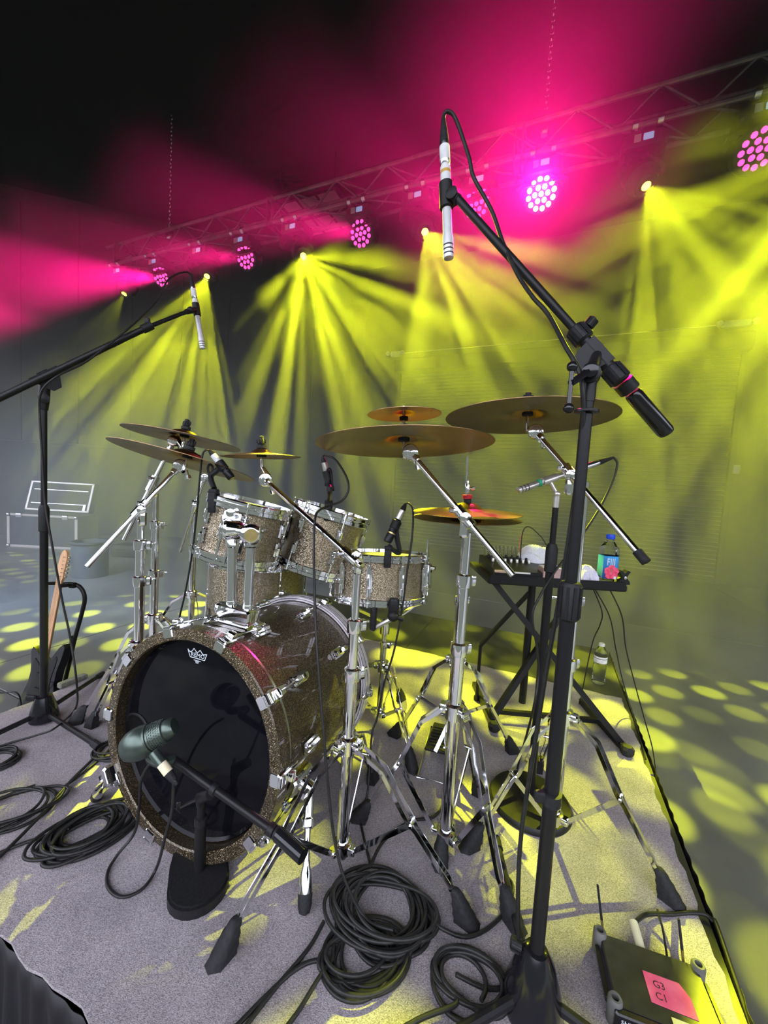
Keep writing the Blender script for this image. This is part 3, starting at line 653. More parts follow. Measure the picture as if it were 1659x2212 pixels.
# ------------------------------------------------------------------ toms, snare, floor tom
def shell_drum(name, label, bot, ax, R, L, nl, a_off, lugtype, sh, batter, vents=True, feet=None, hoopw=.024, badge=None, lug_l=.05):
    ax = V(ax).normalized(); bot = V(bot)
    X = (bt - ax * bt.dot(ax)).normalized(); Y = ax.cross(X)
    t_ = thing(name, label, 'drum', bot)
    def D(an, r, z): return bot + (X * math.cos(an) + Y * math.sin(an)) * r + ax * z
    def lat(prof, nm, m_, par, closed=True, n=56, **kw):
        vs = []; fs = []; k = len(prof); m = MB()
        for (r, z) in prof: vs += [D(2 * PI * i / n, r, z) for i in range(n)]
        for i in range(k if closed else k - 1):
            j = (i + 1) % k; fs += [(i * n + q, i * n + (q + 1) % n, j * n + (q + 1) % n, j * n + q) for q in range(n)]
        if not closed: fs += [tuple(range(n)), tuple((k - 1) * n + q for q in range(n))]
        return m.add(vs, fs).build(nm, m_, par, **kw)
    rs = R - .014
    lat([(rs, hoopw * .6), (rs, L - hoopw * .6), (rs - .006, L - hoopw * .6), (rs - .006, hoopw * .6)], 'shell', sh, t_)
    for (z, s_) in ((0, 1), (L, -1)):                   # hoop: two bright bands with a groove between
        pr = [(rs + .001, s_ * hoopw), (R - .003, s_ * hoopw), (R - .001, s_ * (hoopw - .002)), (R - .001, s_ * hoopw * .62), (R - .006, s_ * hoopw * .56), (R - .006, s_ * hoopw * .46), (R, s_ * hoopw * .40), (R, s_ * .003), (R - .003, 0), (R - .008, 0), (R - .009, s_ * hoopw * .5), (rs + .001, s_ * hoopw * .5)]
        lat([(r, z + q) for r, q in pr], 'hoop', M['chrome'], t_)
    lat([(.001, L - hoopw * .55), (rs, L - hoopw * .55), (rs, L - hoopw * .62), (.001, L - hoopw * .62)], 'batter_head', batter, t_, closed=False)
    lat([(.001, hoopw * .55), (rs, hoopw * .55), (rs, hoopw * .62), (.001, hoopw * .62)], 'resonant_head', M['head_white'], t_, closed=False)
    for i in range(nl):
        an = a_off + 2 * PI * i / nl; er = X * math.cos(an) + Y * math.sin(an); et = ax.cross(er)
        if lugtype == 'long':
            m = MB(); m.box(D(an, rs + .006, L / 2), .020, .010, lug_l, (et, er, ax), bev=.004); m.box(D(an, rs + .012, L / 2), .013, .012, lug_l * .8, (et, er, ax), bev=.004)
            for s_ in (-1, 1): m.cyl(D(an, rs + .012, L / 2 + s_ * lug_l * .28), D(an, rs + .012, L / 2 + s_ * lug_l * .62), .0075, n=12)
            lg = m.build('lug', M['chrome'], t_)
            for s_, z_ in ((1, L - .004), (-1, .004)): MB().cyl(D(an, rs + .012, L / 2 + s_ * lug_l * .6), D(an, rs + .012, z_), .003, n=8).cyl(D(an, rs + .012, z_ - s_ * .012), D(an, rs + .012, z_ + s_ * .004), .006, n=8).build('tension_rod', M['chrome'], lg)
        else:
            for s_, z_ in ((1, L - .004), (-1, .004)):
                zc = L / 2 + s_ * L * .155
                m = MB(); m.box(D(an, rs + .005, zc), .020, .010, .050, (et, er, ax), bev=.005); m.box(D(an, rs + .011, zc + s_ * .006), .014, .012, .034, (et, er, ax), bev=.005)
                lg = m.build('lug', M['chrome'], t_)
                MB().cyl(D(an, rs + .012, zc), D(an, rs + .012, z_), .0028, n=8).cyl(D(an, rs + .012, z_ - s_ * .014), D(an, rs + .012, z_ + s_ * .004), .0058, n=8).build('tension_rod', M['chrome'], lg)
    if feet:
        for i in range(3):
            an = feet[0] + 2 * PI * i / 3; p = D(an, R + .012, 0); q = D(an, R + .012, L * .72)
            f_ = V((p.x, p.y, .012)); fo = f_ + (p - D(an, 0, 0)).normalized() * .035; fo.z = .010
            lg = MB().tube([q, D(an, R + .012, L * .2), f_ + UP * .06, fo + UP * .02], .005, 8).build('leg', M['chrome'], t_)
            MB().lathe([(.008, 0), (.014, .004), (.013, .03), (.007, .036)], fo - UP * .001, UP, 12).build('rubber_foot', M['rubber'], lg)
            er = X * math.cos(an) + Y * math.sin(an)
            MB().box(D(an, R + .002, L * .42), .036, .03, .05, (ax.cross(er), er, ax), bev=.006).build('leg_bracket', M['chrome'], t_)
    return t_, D, X, Y, ax
T1, T1a = V((-.4786, 1.261, .708)), V((.20, .05, 1)); T2, T2a = V((-.2507, 1.43, .651)), V((.25, .05, 1))
tom1, D1, X1, Y1, A1 = shell_drum('rack_tom', 'champagne sparkle rack tom on the left post, clip microphone on its rim', T1, T1a, .138, .202, 6, math.radians(-112), 'short', M['sparkle'], M['head_white'], hoopw=.032)
tom2, D2, X2, Y2, A2 = shell_drum('rack_tom', 'champagne sparkle rack tom on the right post, beside the snare', T2, T2a, .147, .241, 6, math.radians(-101), 'short', M['sparkle'], M['head_white'], hoopw=.034)
# brackets and arms to the posts
for (t_, D, ax, an, (pb, ptop), nm) in ((tom1, D1, A1, math.radians(-68), posts[0], 0), (tom2, D2, A2, math.radians(-146), posts[1], 1)):
    er = (D(an, 1, 0) - D(an, 0, 0)).normalized(); et = ax.cross(er)
    m = MB(); DR = -.004 if not nm else .005
    m.box(D(an, .137 + DR, .125), .062, .014, .085, (et, er, ax), bev=.005); m.box(D(an, .147, .120), .04, .016, .05, (et, er, ax), bev=.006)
    for s_ in (-1, 1): m.cyl(D(an, .150, .10) + et * s_ * .014, D(an, .150, .012) + et * s_ * .014, .0042, n=8)
    br_ = m.build('mount_bracket', M['chrome'], t_)
    MB().bar(D(an, .1445, .188) - et * .06, D(an, .1445, .188) + et * .06, .007, .005, ax).build('suspension_bar', M['chrome'], br_)
    MB().bar(D(an, .1445, .030) - et * .06, D(an, .1445, .030) + et * .06, .007, .005, ax).build('suspension_bar', M['chrome'], br_)
    MB().lathe([(.003, 0), (.012, .002), (.012, .010), (.003, .012)], D(an, .155, .165), er, 12).build('wing_bolt', M['chrome'], br_)
    joint = ptop + UP * (.03 if nm else .042); view = V((EYE.x - joint.x, EYE.y - joint.y, 0)).normalized()
    m = MB(); m.lathe([(.014, 0), (.019, .004), (.019, .022), (.016, .03)], ptop - UP * .010, (ptop - pb), 16)
    ha = view if nm else view.cross(UP)
    m.lathe([(.010, -.030), (.024, -.028), (.030, -.018), (.030, .018), (.024, .026), (.018, .028)], joint, ha, 24)
    jp = D(an, .152, .115); m.tube([joint, joint * .45 + jp * .55 + UP * .012, jp], [.013, .011, .010], 12)
    m.ball(joint * .42 + jp * .58 + UP * .012, .019, 14)
    jo = m.build('tilt_joint', M['chrome'], bd)
    if nm: MB().lathe([(.001, 0), (.0185, 0), (.0185, .003), (.001, .003)], joint + view * .0275, view, 20).build('badge', M['gold'], jo)
snare, DS, XS, YS, AS = shell_drum('snare_drum', 'shallow champagne sparkle snare drum in a basket stand right of the toms', (.0017, 1.4525, .552), (-.02, .10, 1), .188, .176, 10, math.radians(-117), 'long', M['sparkle'], M['head_white'], lug_l=.085, hoopw=.026)
er = (DS(math.radians(-2), 1, 0) - DS(0, 0, 0)).normalized()
MB().box(DS(math.radians(-2), .19, .10), .03, .022, .09, (AS.cross(er), er, AS), bev=.005).cyl(DS(math.radians(-2), .2, .13), DS(math.radians(-2), .215, .13), .008, n=12).cyl(DS(math.radians(-8), .192, .12), DS(math.radians(-8), .192, .235), .0035, n=8).build('strainer', M['chrome'], snare)
q = DS(math.radians(-137), .1752, .10); er = (DS(math.radians(-137), 1, 0) - DS(0, 0, 0)).normalized()
MB().lathe([(.001, 0), (.020, 0), (.020, .0015), (.001, .0015)], q, er, 24).build('badge', M['dark_print'], snare)
FTc = P(552, 1250, 1.68)
floor_tom, DF, XF, YF, AF = shell_drum('floor_tom', 'deep champagne sparkle floor tom standing behind the bass drum', (FTc.x, FTc.y, .17), (.02, .03, 1), .215, .46, 8, .3, 'long', M['sparkle'], M['head_white'], feet=(.2,), lug_l=.06)

# ------------------------------------------------------------------ cymbals
def cymbal(name, label, c, ax, R, bell=.055, m_=None, flip=1, bow=.055):
    c = V(c); ax = V(ax).normalized(); t_ = thing(name, label, 'cymbal', c)
    h = R * bow; bh = bell * .42
    top = [(.0065, h + bh), (bell * .35, h + bh * .97), (bell * .7, h + bh * .72), (bell * .95, h + bh * .25), (bell * 1.08, h + .001), (R * .45, h * .80), (R * .7, h * .50), (R * .88, h * .2), (R, 0)]
    und = [(r, z - .0014) for r, z in reversed(top)]
    MB().lathe([(r, z * flip) for r, z in top + und], c, ax, 72, closed=True).build('bronze_disc', m_ or M['bronze'], t_, smooth=50)
    return t_, c, ax, (h + bh) * flip
CY_ = {}
CY_['crash'] = cymbal('crash_cymbal', 'wide brown crash cymbal in the middle with a small one stacked above it', (.0435, 1.0659, 1.1051 - .008), (-.0615, .0688, 1), .241)
CY_['top'] = cymbal('splash_cymbal', 'small cymbal stacked bell-down above the middle crash cymbal', (.0397, 1.0606, 1.1775), (-.0725, .0185, 1), .100, .028)
CY_['right'] = cymbal('crash_cymbal', 'broad crash cymbal on the right, half behind the tall microphone stand', (.4099, 1.1628, 1.2135 - .008), (-.0272, .0472, 1), .241)
CY_['a'] = cymbal('crash_cymbal', 'tilted crash cymbal, upper one of the two on the left', (-.7699, 1.4646, 1.1129), (.1043, .0848, 1), .203)
CY_['b'] = cymbal('crash_cymbal', 'steeply tilted crash cymbal, lower one of the two on the left', (-.6842, 1.3175, 1.0231), (.178, .1691, 1), .229, bow=.075)
CY_['spl'] = cymbal('splash_cymbal', 'little splash cymbal above the gap between the two rack toms', (-.4148, 1.2802, 1.0533), (-.0582, -.0107, 1), .127, .034, bow=.09)
HH = V((.276, 1.284, .905))
CY_['hat'] = cymbal('hi_hat_cymbal', 'upper hi-hat cymbal of reddish bronze with a red clutch cup', HH + UP * .004, (-.03, -.035, 1), .178, .05, bow=.07)
CY_['hatb'] = cymbal('hi_hat_cymbal', 'lower hi-hat cymbal, dark underside showing beneath the upper one', HH - UP * .016, (-.03, -.035, 1), .178, .05, flip=-1, bow=.05)

# ================================================================== hardware
def rubber_foot(tipp, frm, parent, s=1.0):
    """wedge shaped ribbed rubber foot standing on the rug, its neck turned to frm"""
    tipp = V((tipp.x, tipp.y, RUGZ + .001)); d = V((tipp.x - frm.x, tipp.y - frm.y, 0)).normalized(); sd = d.cross(UP)
    m = MB(); rings = []
    for i in range(8):
        t = i / 7; z = .078 * s * (1 - t); wid = (.009 + .015 * math.sin(min(1, t * 1.3) * PI / 2) + (.002 if i % 2 else 0)) * s; ln = (.011 + .021 * t + (.002 if i % 2 else 0)) * s
        c_ = tipp + UP * z - d * .036 * s * (1 - t)
        rings += [c_ - d * ln - sd * wid * .6, c_ - d * ln + sd * wid * .6, c_ + d * ln * .3 + sd * wid, c_ + d * ln + sd * wid * .45, c_ + d * ln - sd * wid * .45, c_ + d * ln * .3 - sd * wid]
    fs = [(i * 6 + k, i * 6 + (k + 1) % 6, i * 6 + 6 + (k + 1) % 6, i * 6 + 6 + k) for i in range(7) for k in range(6)] + [(5, 4, 3, 2, 1, 0), tuple(42 + k for k in range(6))]
    m.add(rings, fs); return m.build('rubber_foot', M['rubber'], parent, smooth=62)
def wing(m, p, d, s=1.0):                              # small wing bolt sticking out along d
    d = V(d).normalized(); sd = d.cross(UP).normalized()
    m.cyl(p, p + d * .018 * s, .004 * s, n=8); m.lathe([(.006 * s, 0), (.007 * s, .008 * s), (.004 * s, .01 * s)], p + d * .012 * s, d, 10)
    m.prism([(-.016, -.003), (-.018, .006), (-.006, .004), (.006, .004), (.018, .006), (.016, -.003), (.004, -.004), (-.004, -.004)], p + d * .016 * s - UP.cross(d) * 0, sd, d, .004 * s)
def collar(p, r, h, parent, side, nm='memory_clamp', ax=UP, m_=None):
    m = MB(); ax = V(ax); m.lathe([(r, -h / 2), (r + .005, -h / 2 + .003), (r + .006, 0), (r + .005, h / 2 - .003), (r, h / 2)], p, ax, 18)
    side = V(side).normalized(); m.box(p + side * (r + .010), .016, .022, h * .75, (side, ax.cross(side), ax), bev=.003)
    wing(m, p + side * (r + .016), ax.cross(side)); return m.build(nm, m_ or M['chrome'], parent)
def tripod(t_, base, feet, zc, zl, r, m_=None, dbl=True, s=1.0):
    m_ = m_ or M['chrome']
    cm = MB(); cm.lathe([(r + .001, -.022), (r + .009, -.018), (r + .009, .018), (r + .001, .022)], base + UP * zc, UP, 18)
    lm = MB(); lm.lathe([(r + .001, -.014), (r + .008, -.012), (r + .008, .012), (r + .001, .014)], base + UP * zl, UP, 18)
    for f in feet:
        f = V((f.x, f.y, 0)); d = V((f.x - base.x, f.y - base.y, 0)); L = d.length; d.normalize(); sd = d.cross(UP)
        cm.box(base + UP * zc + d * (r + .012), .022, .026, .03, (d, sd, UP), bev=.004); lm.box(base + UP * zl + d * (r + .012), .022, .022, .018, (d, sd, UP), bev=.003)
        f0 = f + UP * .075 * s - d * .036 * s
        p0 = base + UP * zc + d * (r + .016); p1 = p0 * .78 + f0 * .22 + UP * .022 + d * .012; p2 = p0 * .42 + f0 * .58 + UP * .008
        pm = f0 * .55 + p2 * .45
        lgm = MB()
        if dbl:
            for s_ in (-1, 1):
                lgm.strip([p0 + sd * s_ * .0135, p1 + sd * s_ * .0135, p2 - (f0 - p2).normalized() * .012 + sd * s_ * .0135, p2 + (f0 - p2).normalized() * .016 + sd * s_ * .0075, f0 + UP * .012 + sd * s_ * .0075 - d * .01, f0 + sd * s_ * .003 - UP * .01], .0105, .0022, UP)
            lgm.cyl(p0 - sd * .018, p0 + sd * .018, .004, n=8); lgm.cyl(p2 - sd * .016, p2 + sd * .016, .004, n=8)
        else:
            lgm.strip([p0, p1, p2, f0, f0 - UP * .01], .020, .008, sd)
        lg = lgm.build('leg', m_, t_, smooth=25)
        rubber_foot(f, base, lg, s * .84)
        bm_ = MB(); q = base + UP * zl + d * (r + .018)
        bm_.bar(p2 - UP * .004, q, .013, .0025, UP.cross(d).cross((q - p2))) ; bm_.cyl(q - sd * .012, q + sd * .012, .004, n=8)
        bm_.build('brace', m_, t_, smooth=25)
    cm.build('leg_collar', m_, t_); lm.build('brace_collar', m_, t_)
def boom_holder(t_, tip, tail, clamp, cyinfo, m_=None, topper=True, r=.0078, cap=False):
    m_ = m_ or M['chrome']; tip, tail, clamp = V(tip), V(tail), V(clamp); d = (tip - tail).normalized()
    m = MB(); m.cyl(tail, tip, r, n=14); b_ = m.build('boom_arm', m_, t_)
    if cap: MB().cyl(tail - d * .012, tail + d * .018, r + .003, n=14).build('end_cap', M['rubber'], b_)
    view = V((EYE.x - tip.x, EYE.y - tip.y, 0)).normalized(); sd = view.cross(UP)
    cq = tail + d * (clamp - tail).dot(d)
    m = MB(); m.cyl(cq - d * .030, cq + d * .030, r + .006, n=16); m.lathe([(.008, -.020), (.013, -.018), (.0145, -.008), (.0145, .008), (.013, .018), (.008, .020)], cq * .5 + clamp * .5, view, 22)
    m.box(clamp - UP * .026, .022, .024, .05, (sd, view, UP), bev=.005); m.lathe([(.0, 0), (.008, 0), (.008, .006), (0, .008)], cq * .5 + clamp * .5 + view * .02, view, 14)
    wing(m, cq + d * .022 + view * .01, sd, 1.1); m.build('boom_clamp', m_, t_)
    m = MB(); m.cyl(tip - d * .02, tip + d * .012, r + .004, n=14)
    tp = tip + d * .014
    m.lathe([(.012, -.018), (.020, -.017), (.0225, -.010), (.0225, .010), (.020, .015), (.016, .016)], tp, view, 22)
    m.lathe([(.0, .0), (.013, .0), (.012, .003), (0, .004)], tp + view * .016, view, 16)
    if cyinfo:
        c, ax, hb = cyinfo
        s0 = tp - sd * .018; m.tube([tp, s0 * .5 + tp * .5 + ax * .012, c - ax * .035, c - ax * .01], [.014, .012, .0065, .0065], 12)
        m.cyl(c - ax * .03, c + ax * (hb + .035), .0045, n=10)
        wing(m, s0 - UP * .015, -UP - sd * .3, 1.5)
        ti = m.build('tilter', m_, t_)
        MB().lathe([(.005, 0), (.016, .001), (.016, .010), (.005, .011)], c + ax * (hb - .028), ax, 16).build('felt_washer', M['felt'], ti)
        if topper:
            MB().lathe([(.006, 0), (.016, .001), (.0165, .012), (.006, .013)], c + ax * (hb + .001), ax, 16).build('felt_washer', M['felt'], ti)
            q = MB().lathe([(.008, 0), (.012, .002), (.012, .014), (.0085, .020), (.0085, .026), (.003, .028)], c + ax * (hb + .014), ax, 16)
            for k in range(4):
                e_ = V((math.cos(k * PI / 2), math.sin(k * PI / 2), 0)); q.box(c + ax * (hb + .026) + e_ * .011, .008, .006, .014, (e_, ax.cross(e_), ax), bev=.001)
            q.build('wing_nut', M['black_plastic'], ti)
    else:
        m.build('tilter', m_, t_)
def stand(name, label, base, feet, zc, zl, sections, booms, m_=None, s=1.0, cat='cymbal stand', side=None):
    """sections: (top height, radius) from the ground up"""
    base = V((base.x, base.y, 0)); t_ = thing(name, label, cat, base); m_ = m_ or M['chrome']
    z = max(.03, zl - .025); side = side or V((.9, .4, 0))
    for i, (zt_, r) in enumerate(sections):
        MB().cyl(base + UP * z, base + UP * zt_, r, n=20).build('tube', m_, t_)
        if i < len(sections) - 1: collar(base + UP * (zt_ - .008), r, .036, t_, side, m_=m_)
        z = zt_ - .02
    tripod(t_, base, feet, zc, zl, sections[0][1], m_, s=s)
    for bm_ in booms: boom_holder(t_, *bm_)
    return t_
def ci(k): _, c, ax, hb = CY_[k]; return (c, ax, hb)
def pole_z(px, py, base): return P(px, py, base.y).z
# middle-front stand with the long boom to the splash
b_ = G(740, 1815, .07); zt_ = pole_z(770, 1222, b_)
stand('cymbal_stand', 'nearest chrome cymbal stand, its boom reaching left to the little splash', b_, [G(476, 2080), G(1008, 2000), V((.015, 1.215, 0))], pole_z(762, 1607, b_), .055,
      [(pole_z(764, 1450, b_), .0150), (pole_z(768, 1345, b_), .0125), (zt_, .0098)],
      [(P(577, 1040, 1.262), P(782, 1224, .885), V((b_.x, b_.y, zt_ + .03)), ci('spl'))])
# centre stand with the wide crash
b2 = G(962, 1800, .06); zt_ = pole_z(998, 1150, b2)
stand('cymbal_stand', 'chrome cymbal stand that holds the wide middle crash over the hi-hat', b2, [G(772, 1775), G(1110, 2005), V((.36, 1.19, 0))], pole_z(985, 1535, b2), .06,
      [(pole_z(990, 1395, b2), .0165), (pole_z(1002, 1248, b2), .0140), (zt_, .0105)],
      [(P(893, 985, 1.046), P(1108, 1243, .86), P(1004, 1118, .950), ci('crash'), None, False)])
m = MB(); c, ax, hb = ci('crash'); m.cyl(c + ax * .02, c + ax * .105, .0042, n=10); 
tsp = thing('cymbal_stacker', 'thin chrome rod and felts between the stacked middle cymbals', 'cymbal rod', c + ax * .03)
m.build('rod', M['chrome'], tsp); MB().lathe([(.005, 0), (.014, .001), (.014, .012), (.005, .013)], c + ax * .042, ax, 14).build('felt_washer', M['felt'], tsp); MB().lathe([(.005, 0), (.012, .001), (.012, .010), (.005, .011)], c + ax * .066, ax, 14).build('felt_washer', M['felt'], tsp)
# right stand
b3 = V((.545, 1.055, 0)); 
stand('cymbal_stand', 'chrome cymbal stand behind the tall black microphone stand', b3, [G(1012, 1838), G(1450, 1955), G(1160, 1665)], .36, .06,
      [(.52, .0150), (.70, .0125), (P(1236, 1040, b3.y).z, .0098)],
      [(P(1163, 940, 1.14), P(1388, 1205, .85), P(1232, 1028, 1.035), ci('right'), None, True, .0078, True)])
# left group
b4 = P(300, 1370, 1.25); b4.z = 0
stand('cymbal_stand', 'chrome cymbal stand at the left holding the lower tilted crash', b4, [G(197, 1572), V((b4.x + .1, b4.y - .28 + .5, 0)), V((b4.x + .24, b4.y + .02, 0))], .40, .08,
      [(pole_z(301, 1250, b4), .0155), (pole_z(302, 1172, b4), .0145), (pole_z(304, 1125, b4), .0105)],
      [(P(383, 1012, 1.318), P(188, 1224, 1.13), P(309, 1102, 1.235), ci('b'))])
b5 = P(331, 1360, 1.5); b5.z = 0
stand('cymbal_stand', 'chrome cymbal stand at the left holding the upper tilted crash', b5, [G(160, 1568), V((b5.x + .05, b5.y + .3, 0)), V((b5.x + .25, b5.y - .05, 0))], .40, .08,
      [(pole_z(331, 1235, b5), .0150), (pole_z(332, 1130, b5), .0130), (pole_z(333, 1060, b5), .0105)],
      [(P(372, 960, 1.475), P(268, 1166, 1.42), P(334, 1044, 1.49), ci('a'))])
b6 = P(413, 1330, 2.0); b6.z = 0
stand('cymbal_stand', 'slim chrome boom stand farthest back on the left, behind the floor tom', b6, [V((b6.x - .28, b6.y - .06, 0)), V((b6.x + .15, b6.y + .25, 0)), V((b6.x + .16, b6.y - .22, 0))], pole_z(413, 1283, b6), .10,
      [(pole_z(413, 1180, b6), .0155), (pole_z(416, 1105, b6), .0120)],
      [(P(440, 1038, 1.99), P(389, 1192, 1.98), P(420, 1090, 2.0), None)])
# hi-hat stand with its pedal
hb_ = V((.276, 1.284, 0)); hs = thing('hi_hat_stand', 'chrome hi-hat stand with foot pedal behind the middle cymbal stand', 'hi-hat stand', hb_)
MB().cyl(hb_ + UP * .06, hb_ + UP * .62, .0135, n=18).build('tube', M['chrome'], hs); collar(hb_ + UP * .61, .0135, .036, hs, V((.9, .3, 0)))
MB().cyl(hb_ + UP * .6, hb_ + UP * .862, .0105, n=18).build('tube', M['chrome'], hs)
tripod(hs, hb_, [G(950, 1872), G(850, 1592), G(1108, 1628)], pole_z(985, 1430, hb_), .20, .0135)
hax = V((-.03, -.035, 1)).normalized()
MB().lathe([(.006, 0), (.022, .003), (.022, .010), (.012, .016), (.006, .016)], hb_ + UP * .852, UP, 18).build('seat_cup', M['black_plastic'], hs)
rt_ = P(1010, 986, 1.272)
rod = MB().cyl(hb_ + UP * .86, rt_, .0032, n=8).build('pull_rod', M['chrome'], hs)
rb = HH + UP * .034; rd_ = (rt_ - rb).normalized()
MB().lathe([(.006, .0), (.013, .001), (.013, .013), (.006, .014)], rb + rd_ * .002, rd_, 16).build('felt_washer', M['felt'], hs)
MB().lathe([(.006, 0), (.016, .001), (.016, .013), (.006, .014)], rb + rd_ * .016, rd_, 16).build('clutch_cup', M['red_plastic'], hs, label='red plastic clutch cup')
m = MB(); m.lathe([(.005, 0), (.0085, .002), (.0085, .03), (.006, .034), (.006, .046)], rb + rd_ * .034, rd_, 14); wing(m, rb + rd_ * .052, V((1, -.2, 0)), 1.2); m.build('clutch', M['chrome'], hs)
pd = V((.24, .97, 0)).normalized()
f0_, f1_ = V((.22, 1.24, .10)), V((.29, 1.50, .03)); pdir = (f1_ - f0_).normalized(); psd = pdir.cross(UP).normalized()
m = MB(); m.box((f0_ + f1_) / 2, .075, (f1_ - f0_).length, .008, (psd, pdir, psd.cross(pdir)), bev=.003)
for k in range(7): m.box(f0_ + pdir * (.04 + k * .03) + UP * .006, .06, .008, .004, (psd, pdir, psd.cross(pdir)), bev=.001)
m.build('footboard', M['black_metal'], hs, smooth=0)
MB().tube([V((f0_.x, f0_.y, .012)) + psd * .05 - pdir * .03, f1_ * 1 + psd * .05 - UP * .018, f1_ - psd * .05 - UP * .018, V((f0_.x, f0_.y, .012)) - psd * .05 - pdir * .03], .004, 6, closed=True).build('base_frame', M['steel'], hs)
MB().bar(f0_, hb_ + UP * .2, .012, .004, psd).build('chain', M['steel'], hs)
# snare basket stand
sb = V((.03, 1.50, 0)); ss = thing('snare_stand', 'chrome basket stand under the snare drum', 'snare stand', sb)
MB().cyl(sb + UP * .05, sb + UP * .36, .0125, n=16).build('tube', M['chrome'], ss); MB().cyl(sb + UP * .33, sb + UP * .45, .0095, n=16).build('tube', M['chrome'], ss)
collar(sb + UP * .35, .0125, .03, ss, V((.9, -.2, 0)))
tripod(ss, sb, [V((.13, 1.71, 0)), V((-.22, 1.60, 0)), V((.15, 1.27, 0))], .26, .07, .0125)
MB().lathe([(.011, -.03), (.020, -.024), (.020, .02), (.011, .03)], sb + UP * .42, UP, 16).build('basket_hub', M['chrome'], ss)
for k, an in enumerate((-95, 30, 150)):
    e_ = V((math.cos(math.radians(an)), math.sin(math.radians(an)), 0)); sd_ = e_.cross(UP)
    q0, q1 = sb + UP * .44, sb + e_ * .205 + UP * (.515 + .02)
    q1 = V((.0034, 1.4826, 0)) + e_ * .202 + UP * (.510 + .008 * math.sin(math.radians(an)))
    aa = MB().strip([q0, q0 * .5 + q1 * .5 - UP * .01, q1], .016, .006, sd_).build('basket_arm', M['chrome'], ss)
    MB().box(q1 + UP * .03 + e_ * .004, .018, .022, .085, (e_, sd_, UP), bev=.006).build('rubber_grip', M['rubber'], aa)
# bass pedal behind the drum
pb_ = BD(-PI / 2, .25, BL + .06); pb_.z = 0; kp = thing('kick_pedal', 'steel bass drum pedal at the back of the bass drum', 'pedal', pb_)
m = MB()
for s_ in (-1, 1): m.bar(pb_ + bt * s_ * .05 + UP * .012, pb_ + bt * s_ * .05 + UP * .23, .02, .012, bn)
m.cyl(pb_ - bt * .06 + UP * .22, pb_ + bt * .06 + UP * .22, .008, n=12); m.build('frame', M['steel'], kp)
MB().box(pb_ + bn * .16 + UP * .05, .08, .27, .008, (bt, (bn - UP * .2).normalized(), (UP + bn * .2).normalized()), bev=.003).build('footboard', M['steel'], kp, smooth=0)
MB().cyl(pb_ + UP * .22, pb_ + UP * .38 + bn * .05, .004, n=8).build('beater_rod', M['chrome'], kp)
MB().cyl(pb_ + UP * .37 + bn * .02, pb_ + UP * .385 + bn * .08, .024, n=16).build('beater', M['felt'], kp)
MB().box(pb_ + bn * .14 + UP * .016, .10, .34, .006, (bt, bn, UP), bev=.002).build('base_plate', M['black_metal'], kp, smooth=0)

# ================================================================== microphones and their stands
def pencil_mic(name, label, p0, p1, r, y_grp=None, body=None, tape=(), clip=.45, grille=True, clipdir=None, ring=None):
    """small condenser: p0 grille end, p1 cable plug end"""
    p0, p1 = V(p0), V(p1); d = (p1 - p0).normalized(); L = (p1 - p0).length; body = body or M['pearl_white']
    t_ = thing(name, label, 'microphone', p0 * .5 + p1 * .5)
    def at(f): return p0 + d * (L * f)
    MB().lathe([(r * .6, 0), (r * .95, .002), (r, .006), (r, L * .16), (r * .86, L * .17), (r * .86, L * .66), (r * .7, L * .69)], p0, d, 20).build('body', body, t_)
    m = MB()
    for k in range(3): m.lathe([(r * 1.001, 0), (r * 1.03, .0005), (r * 1.03, .0025), (r * 1.001, .003)], p0 + d * (L * .03 + k * L * .03), d, 20)
    m.build('grille_slots', M['dark_print'], t_)
    MB().lathe([(r * .7, L * .665), (r * .92, L * .68), (r * .92, L * .80), (r * .85, L * .83), (r * .55, L * .86)], p0, d, 18).build('plug', M['steel'], t_)
    MB().lathe([(r * .88, L * .83), (r * .72, L * .9), (r * .36, L)], p0, d, 14).build('cable_boot', M['rubber'], t_)
    for f0, f1 in tape: MB().lathe([(r * .94, L * f0), (r * .96, L * f0 + .0005), (r * .96, L * f1 - .0005), (r * .94, L * f1)], p0, d, 18).build('tape_wrap', M['white_tape'], t_)
    if ring: MB().lathe([(r * .9, L * .20), (r * 1.02, L * .20), (r * 1.02, L * .225), (r * .9, L * .225)], p0, d, 18).build('ring', ring, t_)
    if clip is not None:
        c_ = at(clip); MB().lathe([(r * .9, -.028), (r * 1.3, -.026), (r * 1.3, .026), (r * .9, .028)], c_, d, 18).build('clip', M['black_plastic'], t_)
    return t_, at, d
def knob(m, p, d, r, h, n=16):
    m.lathe([(r * .5, 0), (r, .002)] + [(r, h - .002), (r * .8, h)], p, d, n)
    x, y, z = frame(d)
    for k in range(n): 
        a = 2 * PI * k / n; m.box(V(p) + z * h * .5 + (x * math.cos(a) + y * math.sin(a)) * r, .0025, .0025, h * .8, (x * math.cos(a) + y * math.sin(a), -x * math.sin(a) + y * math.cos(a), z))
def grip(p, d, r, h, name, parent, n=10):              # ribbed clutch
    m = MB(); m.lathe([(r * .8, -h / 2), (r, -h / 2 + .004), (r, h / 2 - .004), (r * .85, h / 2)], p, d, 20)
    x, y, z = frame(d)
    for k in range(n):
        a = 2 * PI * k / n; q = x * math.cos(a) + y * math.sin(a); m.box(V(p) + q * r, .003, .005, h * .82, (q, z.cross(q), z))
    return m.build(name, M['black_plastic'], parent)
def cable(label, pts, r=.0032, k=8, group=None, name='cable'):
    o = MB().tube(spline(pts, k), r, 7).build(name, M['cable'], None, smooth=60)
    return tag(o, label, 'cable', group)
